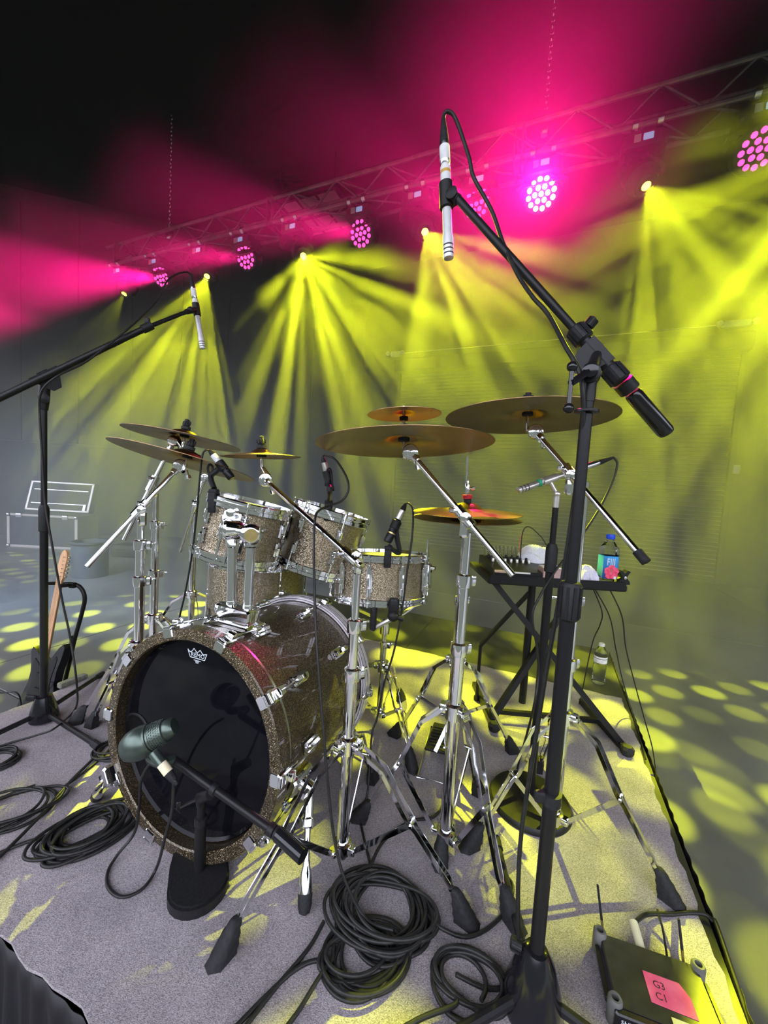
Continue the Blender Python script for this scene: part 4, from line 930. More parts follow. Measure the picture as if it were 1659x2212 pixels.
# ---- tall stand at the front right
B = G(1147, 2185); B.z = 0
ts = thing('microphone_stand', 'tall black boom microphone stand nearest the viewer at the right', 'microphone stand', B)
zc1 = pole_z(1226, 1298, B); zc2 = pole_z(1264, 868, B)
MB().cyl(B + UP * .07, B + UP * zc1, .0128, n=20).build('lower_tube', M['black_metal'], ts)
MB().cyl(B + UP * (zc1 - .02), B + UP * zc2, .0098, n=20).build('upper_tube', M['black_metal'], ts)
grip(B + UP * zc1, UP, .0185, .068, 'height_clutch', ts)
MB().lathe([(.014, 0), (.020, .002), (.020, .006), (.014, .008)], B + UP * (zc2 - .02), UP, 18).build('collar', M['black_metal'], ts)
MB().lathe([(.052, .006), (.055, .02), (.050, .05), (.034, .105), (.020, .130), (.014, .132)], B, UP, 28).build('leg_housing', M['black_gloss'], ts)
m = MB(); knob(m, B + UP * .115 + V((-.022, .012, 0)), V((-.9, .35, .1)).normalized(), .011, .022, 10); m.build('wing_knob', M['black_plastic'], ts)
for an in (200, 330, 85):
    e_ = V((math.cos(math.radians(an)), math.sin(math.radians(an)), 0))
    lg = MB().tube([B + e_ * .03 + UP * .045, B + e_ * .22 + UP * .028, B + e_ * .33 + UP * .018], .0095, 10).build('leg', M['black_metal'], ts)
    MB().tube([B + e_ * .31 + UP * .020, B + e_ * .345 + UP * .0165], [.0125, .0135], 10).build('rubber_foot', M['rubber'], lg)
q = P(1186, 1722, B.y - .0); q = V((B.x, B.y, q.z))
MB().lathe([(.0135, -.012), (.018, -.010), (.018, .010), (.0135, .012)], q, UP, 16).box(q + V((-.022, -.004, .004)), .02, .012, .02, bev=.003).build('cable_clip', M['rubber'], ts)
# boom
pw1, pw0 = P(1440, 935, .765), P(1365, 848, .757); pj = P(1290, 765, .75); pe = P(985, 425, .885)
bd_ = (pe - pj).normalized(); j1 = pj + bd_ * .052; j2 = pj - bd_ * .052
bm_ = MB().cyl(j2 - bd_ * .01, j1 + bd_ * .01, .0125, n=18).build('boom_outer_tube', M['black_metal'], ts)
MB().cyl(j1, pe, .0085, n=16).build('boom_inner_tube', M['black_metal'], ts)
grip(j1, bd_, .0175, .034, 'boom_clutch', ts); grip(j2, bd_, .0175, .036, 'boom_clutch', ts)
m = MB(); knob(m, j1 + V((.012, -.002, .013)), V((.55, -.15, .8)).normalized(), .009, .020, 14); m.cyl(j1, j1 + V((.55, -.15, .8)).normalized() * .02, .004, n=8); m.build('locking_knob', M['black_plastic'], ts)
wd = (pw1 - pw0).normalized()
MB().lathe([(.012, -.018), (.0185, -.016), (.0185, .006), (.012, .008)], pw0 - wd * .012, wd, 20).build('weight_collar', M['black_plastic'], ts)
MB().lathe([(.0125, 0), (.0145, .003), (.0152, .01), (.0152, (pw1 - pw0).length - .006), (.0135, (pw1 - pw0).length)], pw0, wd, 24).build('counterweight', M['black_gloss'], ts)
view = V((EYE.x - pj.x, EYE.y - pj.y, 0)).normalized(); sd = view.cross(UP); pv = V((B.x, B.y, zc2 + .045))
m = MB(); nrm_ = bd_.cross(view).normalized()
m.prism([(-.030, .014), (.030, .014), (.024, -.022), (.006, -.050), (-.012, -.050), (-.026, -.022)], pj + view * .009 - bd_.cross(view) * 0, -bd_, -(bd_.cross(view)).normalized() if (bd_.cross(view)).z < 0 else (bd_.cross(view)).normalized(), .003)
m.tube([pj, pj * .45 + pv * .55, pv, V((B.x, B.y, zc2))], [.009, .010, .012, .011], 14)
m.lathe([(.008, -.014), (.016, -.012), (.016, .014), (.008, .016)], pv, view, 20)
m.build('swivel', M['black_metal'], ts)
hq_ = pv + view * .026; m = MB(); m.cyl(pv, hq_ + view * .006, .008, n=12); m.lathe([(.009, 0), (.012, .003), (.012, .012), (.008, .014)], hq_ - view * .006, view, 16)
hl = P(1228, 882, pv.y - .035); hu = P(1236, 792, pv.y - .035); hc = hq_
m.cyl(hl, hu, .0035, n=10); m.tube([hl * .4 + hu * .6, hc], .006, 8); m.ball(hl, .0085, 14); m.ball(hu, .0085, 14); m.build('lever_handle', M['black_gloss'], ts)
mt_, at_, md = pencil_mic('overhead_microphone', 'slim white pencil microphone hanging from the tall right boom', P(969, 560, .90), P(958, 255, .90), .0118, tape=((.50, .655), (.70, .80)), clip=.455)
MB().tube([pe - bd_ * .01, at_(.455) * .5 + pe * .5, at_(.455)], [.010, .012, .011], 12).lathe([(.006, -.016), (.013, -.014), (.013, .014), (.006, .016)], pe * .7 + at_(.455) * .3, view, 16).build('clip_joint', M['black_plastic'], ts)
MB().lathe([(.0118 * .96, 0), (.0118 * .97, .0005), (.0118 * .97, .006), (.0118 * .96, .0065)], at_(.605), md, 18).build('tape_band', mat('amber_tape', (.55, .33, .05), .5), mt_)
cable('black cable draped along the tall right boom and down its pole', [P(958, 258, .90), P(960, 246, .895), P(968, 241, .893), P(982, 252, .89), P(1000, 300, .885), P(1014, 345, .88), P(1024, 385, .875), P(1062, 455, .86), P(1085, 520, .84), P(1117, 590, .80), P(1150, 640, .765), P(1185, 680, .735), P(1220, 745, .69), P(1250, 800, .662), P(1259, 850, .655), P(1259, 920, .665), P(1247, 1030, .69), P(1215, 1250, .70), P(1180, 1450, .70), P(1150, 1640, .695), P(1126, 1800, .69), P(1119, 1920, .69), P(1120, 2020, .69), G(1119, 2075, .02), G(1100, 2125, .012), G(1050, 2135, .014), G(985, 2105, .03)], .0042)
# ---- left overhead stand
B2 = G(95, 1560); B2.z = 0; ls = thing('microphone_stand', 'black tripod boom microphone stand at the left rug edge', 'microphone stand', B2)
zl1 = pole_z(95, 1120, B2); zl2 = pole_z(96, 880, B2)
MB().cyl(B2 + UP * .05, B2 + UP * zl1, .0128, n=18).build('lower_tube', M['black_metal'], ls)
MB().cyl(B2 + UP * (zl1 - .02), B2 + UP * zl2, .0095, n=18).build('upper_tube', M['black_metal'], ls)
MB().lathe([(.010, -.05), (.0165, -.046), (.0165, .035), (.012, .05)], B2 + UP * zl1, UP, 18).build('height_clutch', M['black_plastic'], ls)
MB().lathe([(.030, .012), (.046, .016), (.046, .03), (.040, .06), (.026, .105), (.016, .108)], B2, UP, 24).cyl(B2 + UP * .004, B2 + UP * .03, .012, n=12).build('leg_housing', M['black_gloss'], ls)
m = MB(); m.box(B2 + V((-.04, -.01, .10)), .04, .012, .022, bev=.004); m.build('wing_knob', M['black_plastic'], ls)
for tq in (G(-60, 1628), G(235, 1636), G(187, 1490)):
    e_ = V((tq.x - B2.x, tq.y - B2.y, 0)).normalized()
    lg = MB().tube([B2 + e_ * .025 + UP * .04, B2 + e_ * .25 + UP * .026, B2 + e_ * .33 + UP * .02], .0090, 10).build('leg', M['black_metal'], ls)
    MB().tube([B2 + e_ * .31 + UP * .022, B2 + e_ * .345 + UP * .0175], [.012, .013], 10).build('rubber_foot', M['rubber'], lg)
k0, k1, k2, k3 = P(-70, 893, 1.29), P(98, 812, B2.y - .0), P(318, 707, 1.55), P(412, 670, 1.68)
MB().cyl(k0, k2, .0115, n=14).build('boom_outer_tube', M['black_metal'], ls); MB().cyl(k2, k3, .0078, n=14).build('boom_inner_tube', M['black_metal'], ls)
MB().cyl(k0 - (k2 - k0).normalized() * .03, k0 * .72 + k1 * .28, .0165, n=18).build('counterweight', M['rubber'], ls)
d_ = (k2 - k0).normalized(); MB().lathe([(.009, -.022), (.016, -.02), (.016, .02), (.009, .022)], k2, d_, 16).box(k2 + UP * .024, .018, .012, .024, bev=.003).build('boom_clutch', M['black_plastic'], ls)
view = V((EYE.x - k1.x, EYE.y - k1.y, 0)).normalized(); pv = V((B2.x, B2.y, zl2 + .03))
MB().prism([(-.05, .012), (.05, .012), (.03, -.03), (.014, -.055), (-.014, -.055), (-.03, -.03)], k1 + view * .014, d_, (view.cross(d_)).normalized() if (view.cross(d_)).z > 0 else -(view.cross(d_)).normalized(), .004).tube([k1, pv, B2 + UP * (zl2 - .01)], [.016, .017, .012], 14).lathe([(.008, -.018), (.017, -.016), (.017, .02), (.008, .022)], pv, view, 16).lathe([(.012, -.02), (.018, -.018), (.018, .018), (.012, .02)], k1, d_, 16).build('swivel', M['black_metal'], ls)
ml_, atl, mdl = pencil_mic('overhead_microphone', 'slim white pencil microphone on the left boom, in front of the yellow beam', P(438, 754, 1.74), P(412, 592, 1.74), .0118, tape=((.50, .655), (.70, .80)), clip=.53)
MB().tube([k3 - (k3 - k2).normalized() * .02, atl(.53)], [.011, .012], 10).ball(k3, .014, 12).build('clip_joint', M['black_plastic'], ls)
cable('black cable looping from the left overhead microphone along its boom to the rug', [P(412, 594, 1.74), P(404, 588, 1.73), P(385, 591, 1.70), P(362, 606, 1.66), P(345, 640, 1.62), P(318, 672, 1.57), P(275, 712, 1.50), P(225, 752, 1.44), P(180, 785, 1.39), P(120, 815, 1.325), P(88, 850, 1.32), P(86, 905, 1.325), P(92, 1000, 1.325), P(98, 1090, 1.32), P(113, 1180, 1.31), P(133, 1290, 1.31), P(152, 1380, 1.31), P(166, 1480, 1.30), G(163, 1530, .012), G(120, 1572, .05), G(80, 1588, .03), G(0, 1612, .012), G(-60, 1640, .012)], .0035)
# ---- hi-hat microphone on a round based stand
B3 = G(1143, 1738); B3.z = 0; hm = thing('microphone_stand', 'straight black microphone stand on a round base in front of the black side table', 'microphone stand', B3)
MB().lathe([(.001, RUGZ), (.125, RUGZ), (.125, .014), (.118, .024), (.03, .032), (.02, .045), (.001, .045)], B3, UP, 40).build('round_base', M['black_metal'], hm)
zt3 = pole_z(1183, 1088, B3); zm3 = pole_z(1172, 1205, B3)
MB().cyl(B3 + UP * .04, B3 + UP * zm3, .0125, n=18).build('lower_tube', M['black_metal'], hm); MB().cyl(B3 + UP * (zm3 - .02), B3 + UP * zt3, .0088, n=18).build('upper_tube', M['black_metal'], hm)
MB().lathe([(.010, -.045), (.0175, -.04), (.0175, .03), (.012, .045)], B3 + UP * zm3, UP, 18).build('height_clutch', M['black_plastic'], hm)
pt3 = B3 + UP * zt3
MB().cyl(pt3 - UP * .01, pt3 + UP * .025, .010, n=14).ball(pt3 + UP * .03, .012, 12).build('clip_joint', M['silver'], hm)
hmm, ath, mdh = pencil_mic('hi_hat_microphone', 'silver pencil microphone with a green ring aimed at the hi-hat', P(1117, 1060, 1.13), P(1325, 988, 1.24), .0108, body=M['silver'], clip=None, ring=mat('green_ring', (.02, .35, .2), .5))
MB().lathe([(.0102, -.025), (.0125, -.024), (.0125, .024), (.0102, .025)], ath(.31), mdh, 16).cyl(ath(.31), pt3 + UP * .03, .007, n=12).build('clip', M['silver'], hmm)
cable('black cable hanging from the silver hi-hat microphone to its stand', [P(1325, 988, 1.24), P(1333, 1000, 1.235), P(1328, 1025, 1.23), P(1312, 1065, 1.22), P(1285, 1115, 1.2), P(1240, 1180, 1.17), P(1195, 1240, 1.14), P(1165, 1290, 1.11), P(1150, 1330, 1.10), P(1160, 1400, 1.10), P(1163, 1460, 1.10), P(1150, 1540, 1.09), G(1120, 1650, .03), G(1112, 1690, .012)], .0035)
# ---- small dynamic microphones clipped to the drums
def clip_mic(name, label, p0, p1, r, foot, tape=False, band=None):
    p0, p1 = V(p0), V(p1); d = (p1 - p0).normalized(); L = (p1 - p0).length
    t_ = thing(name, label, 'microphone', p0 * .5 + p1 * .5)
    MB().lathe([(r * .75, 0), (r * .95, .003), (r, .01), (r, L * .26), (r * .96, L * .27), (r * .96, L * .29), (r, L * .30), (r * .95, L * .55), (r * .72, L * .60)], p0, d, 20).build('body', M['black_metal'], t_)
    MB().lathe([(r * 1.0, L * .22), (r * 1.03, L * .222), (r * 1.03, L * .25), (r * 1.0, L * .252)], p0, d, 20).build('band', band or M['dark_print'], t_)
    MB().lathe([(r * .74, L * .58), (r * .78, L * .60), (r * .78, L * .82), (r * .6, L * .84)], p0, d, 16).build('plug', M['white_tape'] if tape else M['silver'], t_)
    MB().lathe([(r * .76, L * .80), (r * .66, L * .9), (r * .32, L)], p0, d, 14).build('cable_boot', M['rubber'], t_)
    if foot:
        mid, rim = foot; c_ = p0 + d * L * .45
        MB().tube(spline([c_, c_ * .5 + mid * .5 + UP * .0, mid, rim + UP * .02], 5), .0085, 8).lathe([(r * .9, -.016), (r * 1.18, -.014), (r * 1.18, .014), (r * .9, .016)], c_, d, 16).build('swivel_arm', M['black_plastic'], t_)
        sd_ = V((1, 0, 0)); m = MB(); m.box(rim + UP * .012, .026, .022, .014, bev=.003); m.box(rim - UP * .022 - V((0, .012, 0)), .024, .008, .06, bev=.003); m.box(rim + UP * .012 + V((0, .014, -.02)), .024, .006, .03, bev=.002); m.build('rim_clamp', M['rubber'], t_)
    return t_
r1_ = D1(math.radians(-108), .142, .198)
clip_mic('tom_microphone', 'black clip microphone with white taped plug on the left rack tom', P(501, 1034, 1.20), P(452, 972, 1.20), .0125, (P(455, 1030, 1.19), P(462, 1070, r1_.y - .0)), True)
MB().tube(spline([P(452, 1026, 1.19), P(449, 1012, 1.19), P(453, 1003, 1.19), P(459, 1008, 1.19), P(460, 1022, 1.19)], 5), .0035, 6).build('thumb_loop', M['black_plastic'], bpy.data.objects['tom_microphone'])
cable('thin black cable falling from the left tom microphone behind the bass drum', [P(452, 973, 1.20), P(444, 973, 1.19), P(437, 985, 1.19), P(431, 1040, 1.19), P(424, 1120, 1.21), P(412, 1215, 1.24), P(398, 1290, 1.25), P(387, 1340, 1.26), P(380, 1420, 1.30), V((-.70, 1.36, .02))], .003)
r2_ = D2(math.radians(-100), .142, .208)
clip_mic('tom_microphone', 'black clip microphone standing upright on the right rack tom', P(716, 1062, 1.19), P(697, 986, 1.19), .0115, (P(712, 1062, 1.17), P(710, 1092, r2_.y)), False)
MB().tube(spline([P(703, 1050, 1.18), P(706, 1018, 1.18), P(712, 1012, 1.18), P(716, 1022, 1.18), P(718, 1050, 1.18)], 5), .0035, 6).build('thumb_loop', M['black_plastic'], bpy.data.objects['tom_microphone.001'])
cable('thin black cable looping from the upright tom microphone down to the big coil', [P(697, 987, 1.19), P(703, 983, 1.185), P(725, 994, 1.16), P(748, 1030, 1.15), P(752, 1060, 1.14), P(738, 1082, 1.13), P(712, 1092, 1.10), P(690, 1102, 1.06), P(681, 1120, 1.02), P(678, 1180, .98), P(680, 1300, .95), P(686, 1420, .90), P(697, 1560, .86), P(709, 1700, .83), P(722, 1810, .81), P(745, 1900, .79), G(790, 1985, .04), G(850, 2010, .045)], .0034)
sr_ = DS(math.radians(-62), .186, .19)
clip_mic('snare_microphone', 'black microphone on a short clamp above the snare drum', P(836, 1172, 1.30), P(876, 1088, 1.33), .0145, (P(862, 1195, 1.31), sr_), False, M['gold'])
cable('black cable hanging from the snare microphone past the drum', [P(876, 1088, 1.33), P(884, 1088, 1.32), P(892, 1105, 1.30), P(890, 1160, 1.28), P(880, 1230, 1.27), P(868, 1320, 1.26), P(850, 1410, 1.25), P(830, 1475, 1.24), P(815, 1550, 1.22), P(803, 1590, 1.20), V((.00, 1.14, .02)), V((-.02, 1.08, .012)), G(800, 1870, .012)], .0034)
# underside snare clamp
um = DS(math.radians(-55), .20, .0)
t_ = thing('snare_clamp', 'black ball joint clamp on the lower hoop of the snare', 'clamp', um)
MB().ball(um - UP * .022, .020, 14).box(um + UP * .012, .034, .026, .05, bev=.005).cyl(um - UP * .02, um - UP * .03 + V((.035, -.005, 0)), .009, n=12).build('joint', M['black_plastic'], t_)
MB().tube([um - UP * .03, um - UP * .055 + V((-.035, .01, 0)), um - UP * .085 + V((-.07, .03, 0))], .008, 8).build('arm', M['silver'], t_)
# ---- kick drum microphone
Bk = G(430, 1905); Bk.z = 0; ks = thing('microphone_stand', 'low black microphone stand with heavy rounded base before the bass drum', 'microphone stand', Bk)
fx = V((Bk.x, Bk.y, 0)).normalized(); rx_ = fx.cross(UP)
outl = [(-.055, .070), (.030, .074)] + [(.060 * math.cos(t) if False else .062 * math.cos(t), -.015 - .075 * abs(math.sin(t))) for t in [PI * k / 12 for k in range(0, 13)]]
outl = [(-.060, .075), (.045, .075), (.062, .05)] + [(.066 * math.cos(t), -.030 - .062 * math.sin(t)) for t in [PI * k / 12 for k in range(13)]] + [(-.066, .03)]
MB().prism(outl, Bk + UP * RUGZ, rx_, fx, .022).prism([(a * .93, b * .93) for a, b in outl], Bk + UP * (RUGZ + .022), rx_, fx, .005).build('heavy_base', M['black_plastic'], ks, smooth=30)
zk = pole_z(440, 1722, Bk); MB().cyl(Bk + UP * .03, Bk + UP * (zk - .06), .0125, n=16).build('lower_tube', M['black_metal'], ks); MB().cyl(Bk + UP * (zk - .08), Bk + UP * zk, .009, n=16).build('upper_tube', M['black_metal'], ks)
MB().lathe([(.010, -.008), (.0145, -.006), (.0145, .01), (.010, .012)], Bk + UP * (zk - .062), UP, 16).build('height_clutch', M['black_plastic'], ks)
kk0, kk1, kk2 = P(372, 1640, .84), P(455, 1715, Bk.y - .018), P(605, 1805, .735); kd = (kk2 - kk0).normalized()
MB().cyl(kk0, kk2, .0088, n=16).build('boom_tube', M['black_metal'], ks); MB().cyl(kk2 - kd * .004, P(655, 1850, .70), .0145, n=20).build('counterweight', M['black_gloss'], ks)
for f in (.42, .95, 1.0):
    MB().lathe([(.009, -.008), (.0125, -.006), (.0125, .006), (.009, .008)], kk0 + (kk2 - kk0) * (f if f < .9 else f - .02), kd, 16).build('boom_collar', M['black_plastic'], ks)
kp_ = V((Bk.x, Bk.y, zk)); MB().tube([kp_ - UP * .02, kp_, kk1], [.011, .015, .012], 12).cyl(kp_ - rx_ * .001, kp_ - rx_ * .045 - UP * .012, .005, n=8).box(kp_ - rx_ * .047 - UP * .008, .012, .006, .022, (rx_, fx, UP), bev=.002).build('swivel', M['black_metal'], ks)
g0, g1 = P(268, 1622, .845), P(378, 1568, .865); gd = (g1 - g0).normalized(); gl = (g1 - g0).length
km = thing('kick_microphone', 'egg shaped metallic green microphone aimed into the bass drum', 'microphone', g0 * .5 + g1 * .5)
green = noise_col(mat('green_lacquer', (.09, .12, .10), .32, .75), (.075, .10, .085), (.105, .135, .115), 30)
MB().lathe([(.001, -.006), (.014, -.004), (.025, .003), (.033, .016), (.0365, .034), (.036, .050), (.033, .060), (.031, .064), (.030, .070), (.024, .072)], g0, gd, 32).build('grille_shell', green, km)
m = MB(); m.lathe([(.0285, .068), (.0290, .070), (.026, .098), (.022, .1)], g0, gd, 28)
x_, y_, z_ = frame(gd)
for i in range(5):
    for k in range(28):
        a = 2 * PI * (k + .5 * (i % 2)) / 28; rr = .0290 - .0028 * i / 4; q = x_ * math.cos(a) + y_ * math.sin(a); m.box(g0 + gd * (.073 + i * .005) + q * rr, .0022, .0032, .003, (q, gd.cross(q), gd))
m.build('knurled_body', green, km, smooth=0)
MB().lathe([(.0215, .096), (.0225, .099), (.0220, gl - .006), (.018, gl)], g0, gd, 24).build('rear_shell', green, km)
MB().lathe([(.0300, .060), (.0342, .061), (.0335, .0650), (.0300, .0665)], g0, gd, 28).build('trim_ring', green, km)
br0 = g0 + gd * .062; br1 = P(348, 1650, .815)
MB().tube(spline([br0 - UP * .024 - rx_ * .004, br0 - UP * .03 + V((.012, -.012, -.012)), br1], 5), .0105, 10).tube(spline([br1, kk0 + kd * .004], 3), .011, 10).build('stand_socket', green, km)
cq0, cq1 = P(342, 1640, .80), P(366, 1672, .79); cd_ = (cq1 - cq0).normalized()
MB().lathe([(.008, -.02), (.0105, -.018), (.0105, .012), (.009, .014)], cq0, cd_, 16).build('plug', green, km)
MB().lathe([(.0098, .010), (.0102, .011), (.0102, .036), (.0098, .037)], cq0, cd_, 16).build('tape_wrap', mat('cream_tape', (.72, .66, .45), .6), km)
MB().lathe([(.0098, .036), (.008, .05), (.0038, .068)], cq0, cd_, 14).build('cable_boot', M['rubber'], km)
cable('black cable looping from the green bass drum microphone onto the rug', [cq0 + cd_ * .066, P(376, 1690, .785), P(372, 1750, .80), P(356, 1810, .82), G(340, 1870, .03), G(310, 1918, .012), G(265, 1938, .012), G(235, 1920, .012), G(232, 1885, .012), G(255, 1845, .02), P(290, 1800, .93), P(300, 1745, .92), P(304, 1690, .90), P(320, 1655, .88), P(335, 1645, .86)], .0036)

# ================================================================== cable coils and runs on the rug
def coil(label, c, rx, ry, ang, loops, seed, spread=.22, zmax=.035, r=.0042, tail=(), head=()):
    rnd = random.Random(seed); pts = list(head); ca_, sa_ = math.cos(ang), math.sin(ang); ph = rnd.uniform(0, 6)
    for k in range(loops):
        sx, sy = 1 - spread * rnd.random(), 1 - spread * rnd.random(); ox, oy = rnd.uniform(-1, 1) * spread * rx * .45, rnd.uniform(-1, 1) * spread * ry * .45; z0 = .012 + (zmax - .012) * rnd.random() * (k / loops * .5 + .5); wz = rnd.uniform(0, 6)
        for j in range(10):
            t = ph + 2 * PI * j / 10; x = rx * sx * math.cos(t) + ox; y = ry * sy * math.sin(t) + oy
            pts.append(V((c.x + x * ca_ - y * sa_, c.y + x * sa_ + y * ca_, max(.0125, z0 + .008 * math.sin(t * 1.0 + wz)))))
    pts += list(tail)
    sm = [pts[0]] + [(pts[i - 1] + pts[i] * 2 + pts[i + 1]) / 4 for i in range(1, len(pts) - 1)] + [pts[-1]]
    o = MB().tube(spline(sm, 5), r, 7).build('cable_coil', M['cable'], None, smooth=60)
    return tag(o, label, 'cable')
cc1 = (G(690, 1990) + G(955, 1990)) / 2
coil('big round coil of black cable in the centre foreground', V((cc1.x, cc1.y, 0)), .128, .105, -.2, 15, 3, .34, .046, tail=[G(960, 2025, .03), G(1000, 2030, .012), G(1060, 2010, .012), G(1105, 1965, .012), G(1118, 1900, .012), V((.36, .92, .012))])
c2 = G(790, 2075); coil('wider loose cable coil lying beneath the big round one', V((c2.x, c2.y, 0)), .108, .080, .3, 8, 11, .4, .026, head=[G(470, 2260, .012), G(560, 2170, .012), G(640, 2075, .012)])
c3 = G(1015, 2135); coil('loose cable loops in front of the tall stand base', V((c3.x, c3.y, 0)), .085, .070, -.3, 5, 23, .45, .026, r=.0045, tail=[G(900, 2180, .03), G(760, 2290, .012)])
c4 = (G(75, 1830) + G(285, 1795)) / 2; coil('oblong cable coil on the rug left of the bass drum', V((c4.x, c4.y, 0)), .125, .078, .78, 14, 5, .42, .042, r=.0043)
c5 = G(30, 1755); coil('untidy cable loops at the left edge behind the oblong coil', V((c5.x, c5.y, 0)), .15, .085, .5, 5, 8, .40, .03, r=.004, tail=[G(150, 1700, .012), G(215, 1640, .012), G(240, 1615, .012)])
c6 = G(-10, 1650); coil('small cable coil cut off by the left picture edge', V((c6.x, c6.y, 0)), .075, .060, .2, 5, 9, .3, .03, r=.004)
c7 = G(222, 1650); coil('small pale-lit cable coil tucked behind the bass drum hoop', V((c7.x, c7.y + .05, 0)), .075, .06, .1, 5, 31, .35, .025, r=.0035)
cable('black cable running straight across the left part of the rug', [G(-60, 1905, .012), G(0, 1850, .014), G(80, 1770, .022), G(150, 1690, .022), G(200, 1640, .014), G(235, 1600, .012)], .0045)
cable('black cable crossing the rug beneath the oblong coil', [G(-80, 1880, .012), G(0, 1842, .012), G(70, 1815, .014), G(150, 1790, .02)], .0042)
cable('black cable leading from the bottom edge to the big coil', [G(505, 2250, .012), G(590, 2140, .012), G(665, 2050, .012), G(700, 1990, .02)], .0042)
cable('second black cable from the bottom edge beside it, ending at the big coil', [G(560, 2290, .012), G(640, 2190, .012), G(690, 2110, .02), G(720, 2070, .02)], .0042)
cable('black cable curving from the big coil back to the middle stand legs', [G(800, 1870, .03), G(830, 1815, .012), G(885, 1775, .012), G(935, 1765, .012), G(958, 1735, .012), G(962, 1700, .012)], .0042)

# ================================================================== table at the right with its things
TY = 1.50
tl, trr = P(1056, 1247, TY), P(1356, 1268, TY); TZ = (tl.z + trr.z) / 2; tl.z = trr.z = TZ
tx = (trr - tl).normalized(); tyv = UP.cross(tx); TW = (trr - tl).length; TD = .34
tb = thing('side_table', 'black folding table on crossed legs at the right of the kit', 'table', V(((tl.x + trr.x) / 2, TY + .15, 0)))
def T(u, v, z=0): return tl + tx * (u * TW) + tyv * v + UP * z
MB().box(T(.5, TD / 2, -.012), TW, TD, .024, (tx, tyv, UP), bev=.004).build('tabletop', M['black_plastic'], tb, smooth=0)
MB().box(T(.5, .004, -.004), TW - .01, .012, .036, (tx, tyv, UP), bev=.003).build('edge_rail', M['black_metal'], tb, smooth=0)
fl_, fr_ = G(1060, 1568), G(1338, 1618)
lbar = [(fr_, T(.08, .1, -.03)), (fl_, T(.92, .24, -.03))]
for a_, c_ in lbar:
    MB().bar(V((a_.x, a_.y, .03)), c_, .026, .022, tyv).build('leg', M['black_metal'], tb)
for a_ in (fl_, fr_):
    f_ = MB().bar(V((a_.x, a_.y, .024)) - tyv * .04, V((a_.x, a_.y, .024)) + tyv * .30, .024, .024, tx).build('foot_bar', M['black_metal'], tb)
    MB().box(V((a_.x, a_.y, .026)) - tyv * .045, .045, .04, .036, (tx, tyv, UP), bev=.01).build('rubber_foot', M['rubber'], f_)
MB().bar(V((fl_.x, fl_.y + .03, .05)), V((fr_.x, fr_.y + .1, .05)), .018, .018, UP).build('cross_bar', M['black_metal'], tb)
mid = T(.44, .17, -.03); MB().cyl(V((mid.x, mid.y, .05)), mid, .016, n=14).build('centre_post', M['black_metal'], tb)
se = T(.10, .24, -.37); MB().bar(mid - UP * .05, se, .02, .012, tyv).build('strut', M['black_metal'], tb)
MB().cyl(V((se.x, se.y, .02)), se, .008, n=10).lathe([(.009, 0), (.013, .002), (.013, .02), (.009, .024)], V((se.x, se.y, RUGZ)), UP, 12).build('rear_leg', M['black_metal'], tb)
m = MB(); q = T(.42, -.02, -.055); m.cyl(q, q + tx * .06, .006, n=10); wing(m, q, -tyv, 1.2); m.build('locking_bolt', M['chrome'], tb)
# sound module, box, towel, paper, bottle, clamp
mc = T(.30, .15, .028); mx_ = thing('mixing_desk', 'small black mixing desk with rows of knobs on the black table', 'mixer', mc - UP * .028)
MB().prism([(-.14, 0), (.12, 0), (.12, .045), (-.14, .028)], mc - UP * .026 - tx * .14, tyv, UP, .30).build('body', M['black_metal'], mx_, smooth=20)
for i in range(7):
    for j in range(3):
        q = mc - tx * .11 + tx * i * .026 + tyv * (.0 + j * .035) + UP * (.012 + (.0 + j * .035) * .065)
        MB().lathe([(.006, 0), (.0055, .014), (.004, .016)], q, UP, 8).build('knob', M['silver'] if j == 0 else M['black_plastic'], mx_)
m = MB()
for i in range(9): m.box(mc - tx * .125 + tx * (.006 + i * .018) + tyv * .105 + UP * .042, .010, .010, .05, (tx, tyv, UP), bev=.002)
m.build('jack_plugs', mat('plug_olive', (.16, .17, .07), .45), mx_, kind='stuff')
MB().box(mc - tx * .06 - tyv * .142 - UP * .002, .12, .004, .006, (tx, tyv, UP)).build('light_strip', M['pearl_white'], mx_, smooth=0)
MB().box(mc - tx * .118 - tyv * .142 - UP * .0, .05, .006, .010, (tx, tyv, UP), bev=.002).build('end_cheek', mat('pale_wood', (.55, .38, .25), .5), mx_, smooth=0)
bc = T(.46, .035, .026); t_ = thing('tissue_box', 'small dull pink carton standing at the table front beside the pole', 'box', bc - UP * .026)
MB().box(bc, .075, .06, .05, (tx, tyv, UP), bev=.002).build('carton', noise_col(mat('carton', (.42, .27, .25), .6), (.38, .24, .22), (.46, .30, .28), 30), t_, smooth=0)
MB().box(bc + UP * .026, .07, .055, .004, (tx, tyv, UP), bev=.001).build('lid_flap', M['white_tape'], t_, smooth=0)
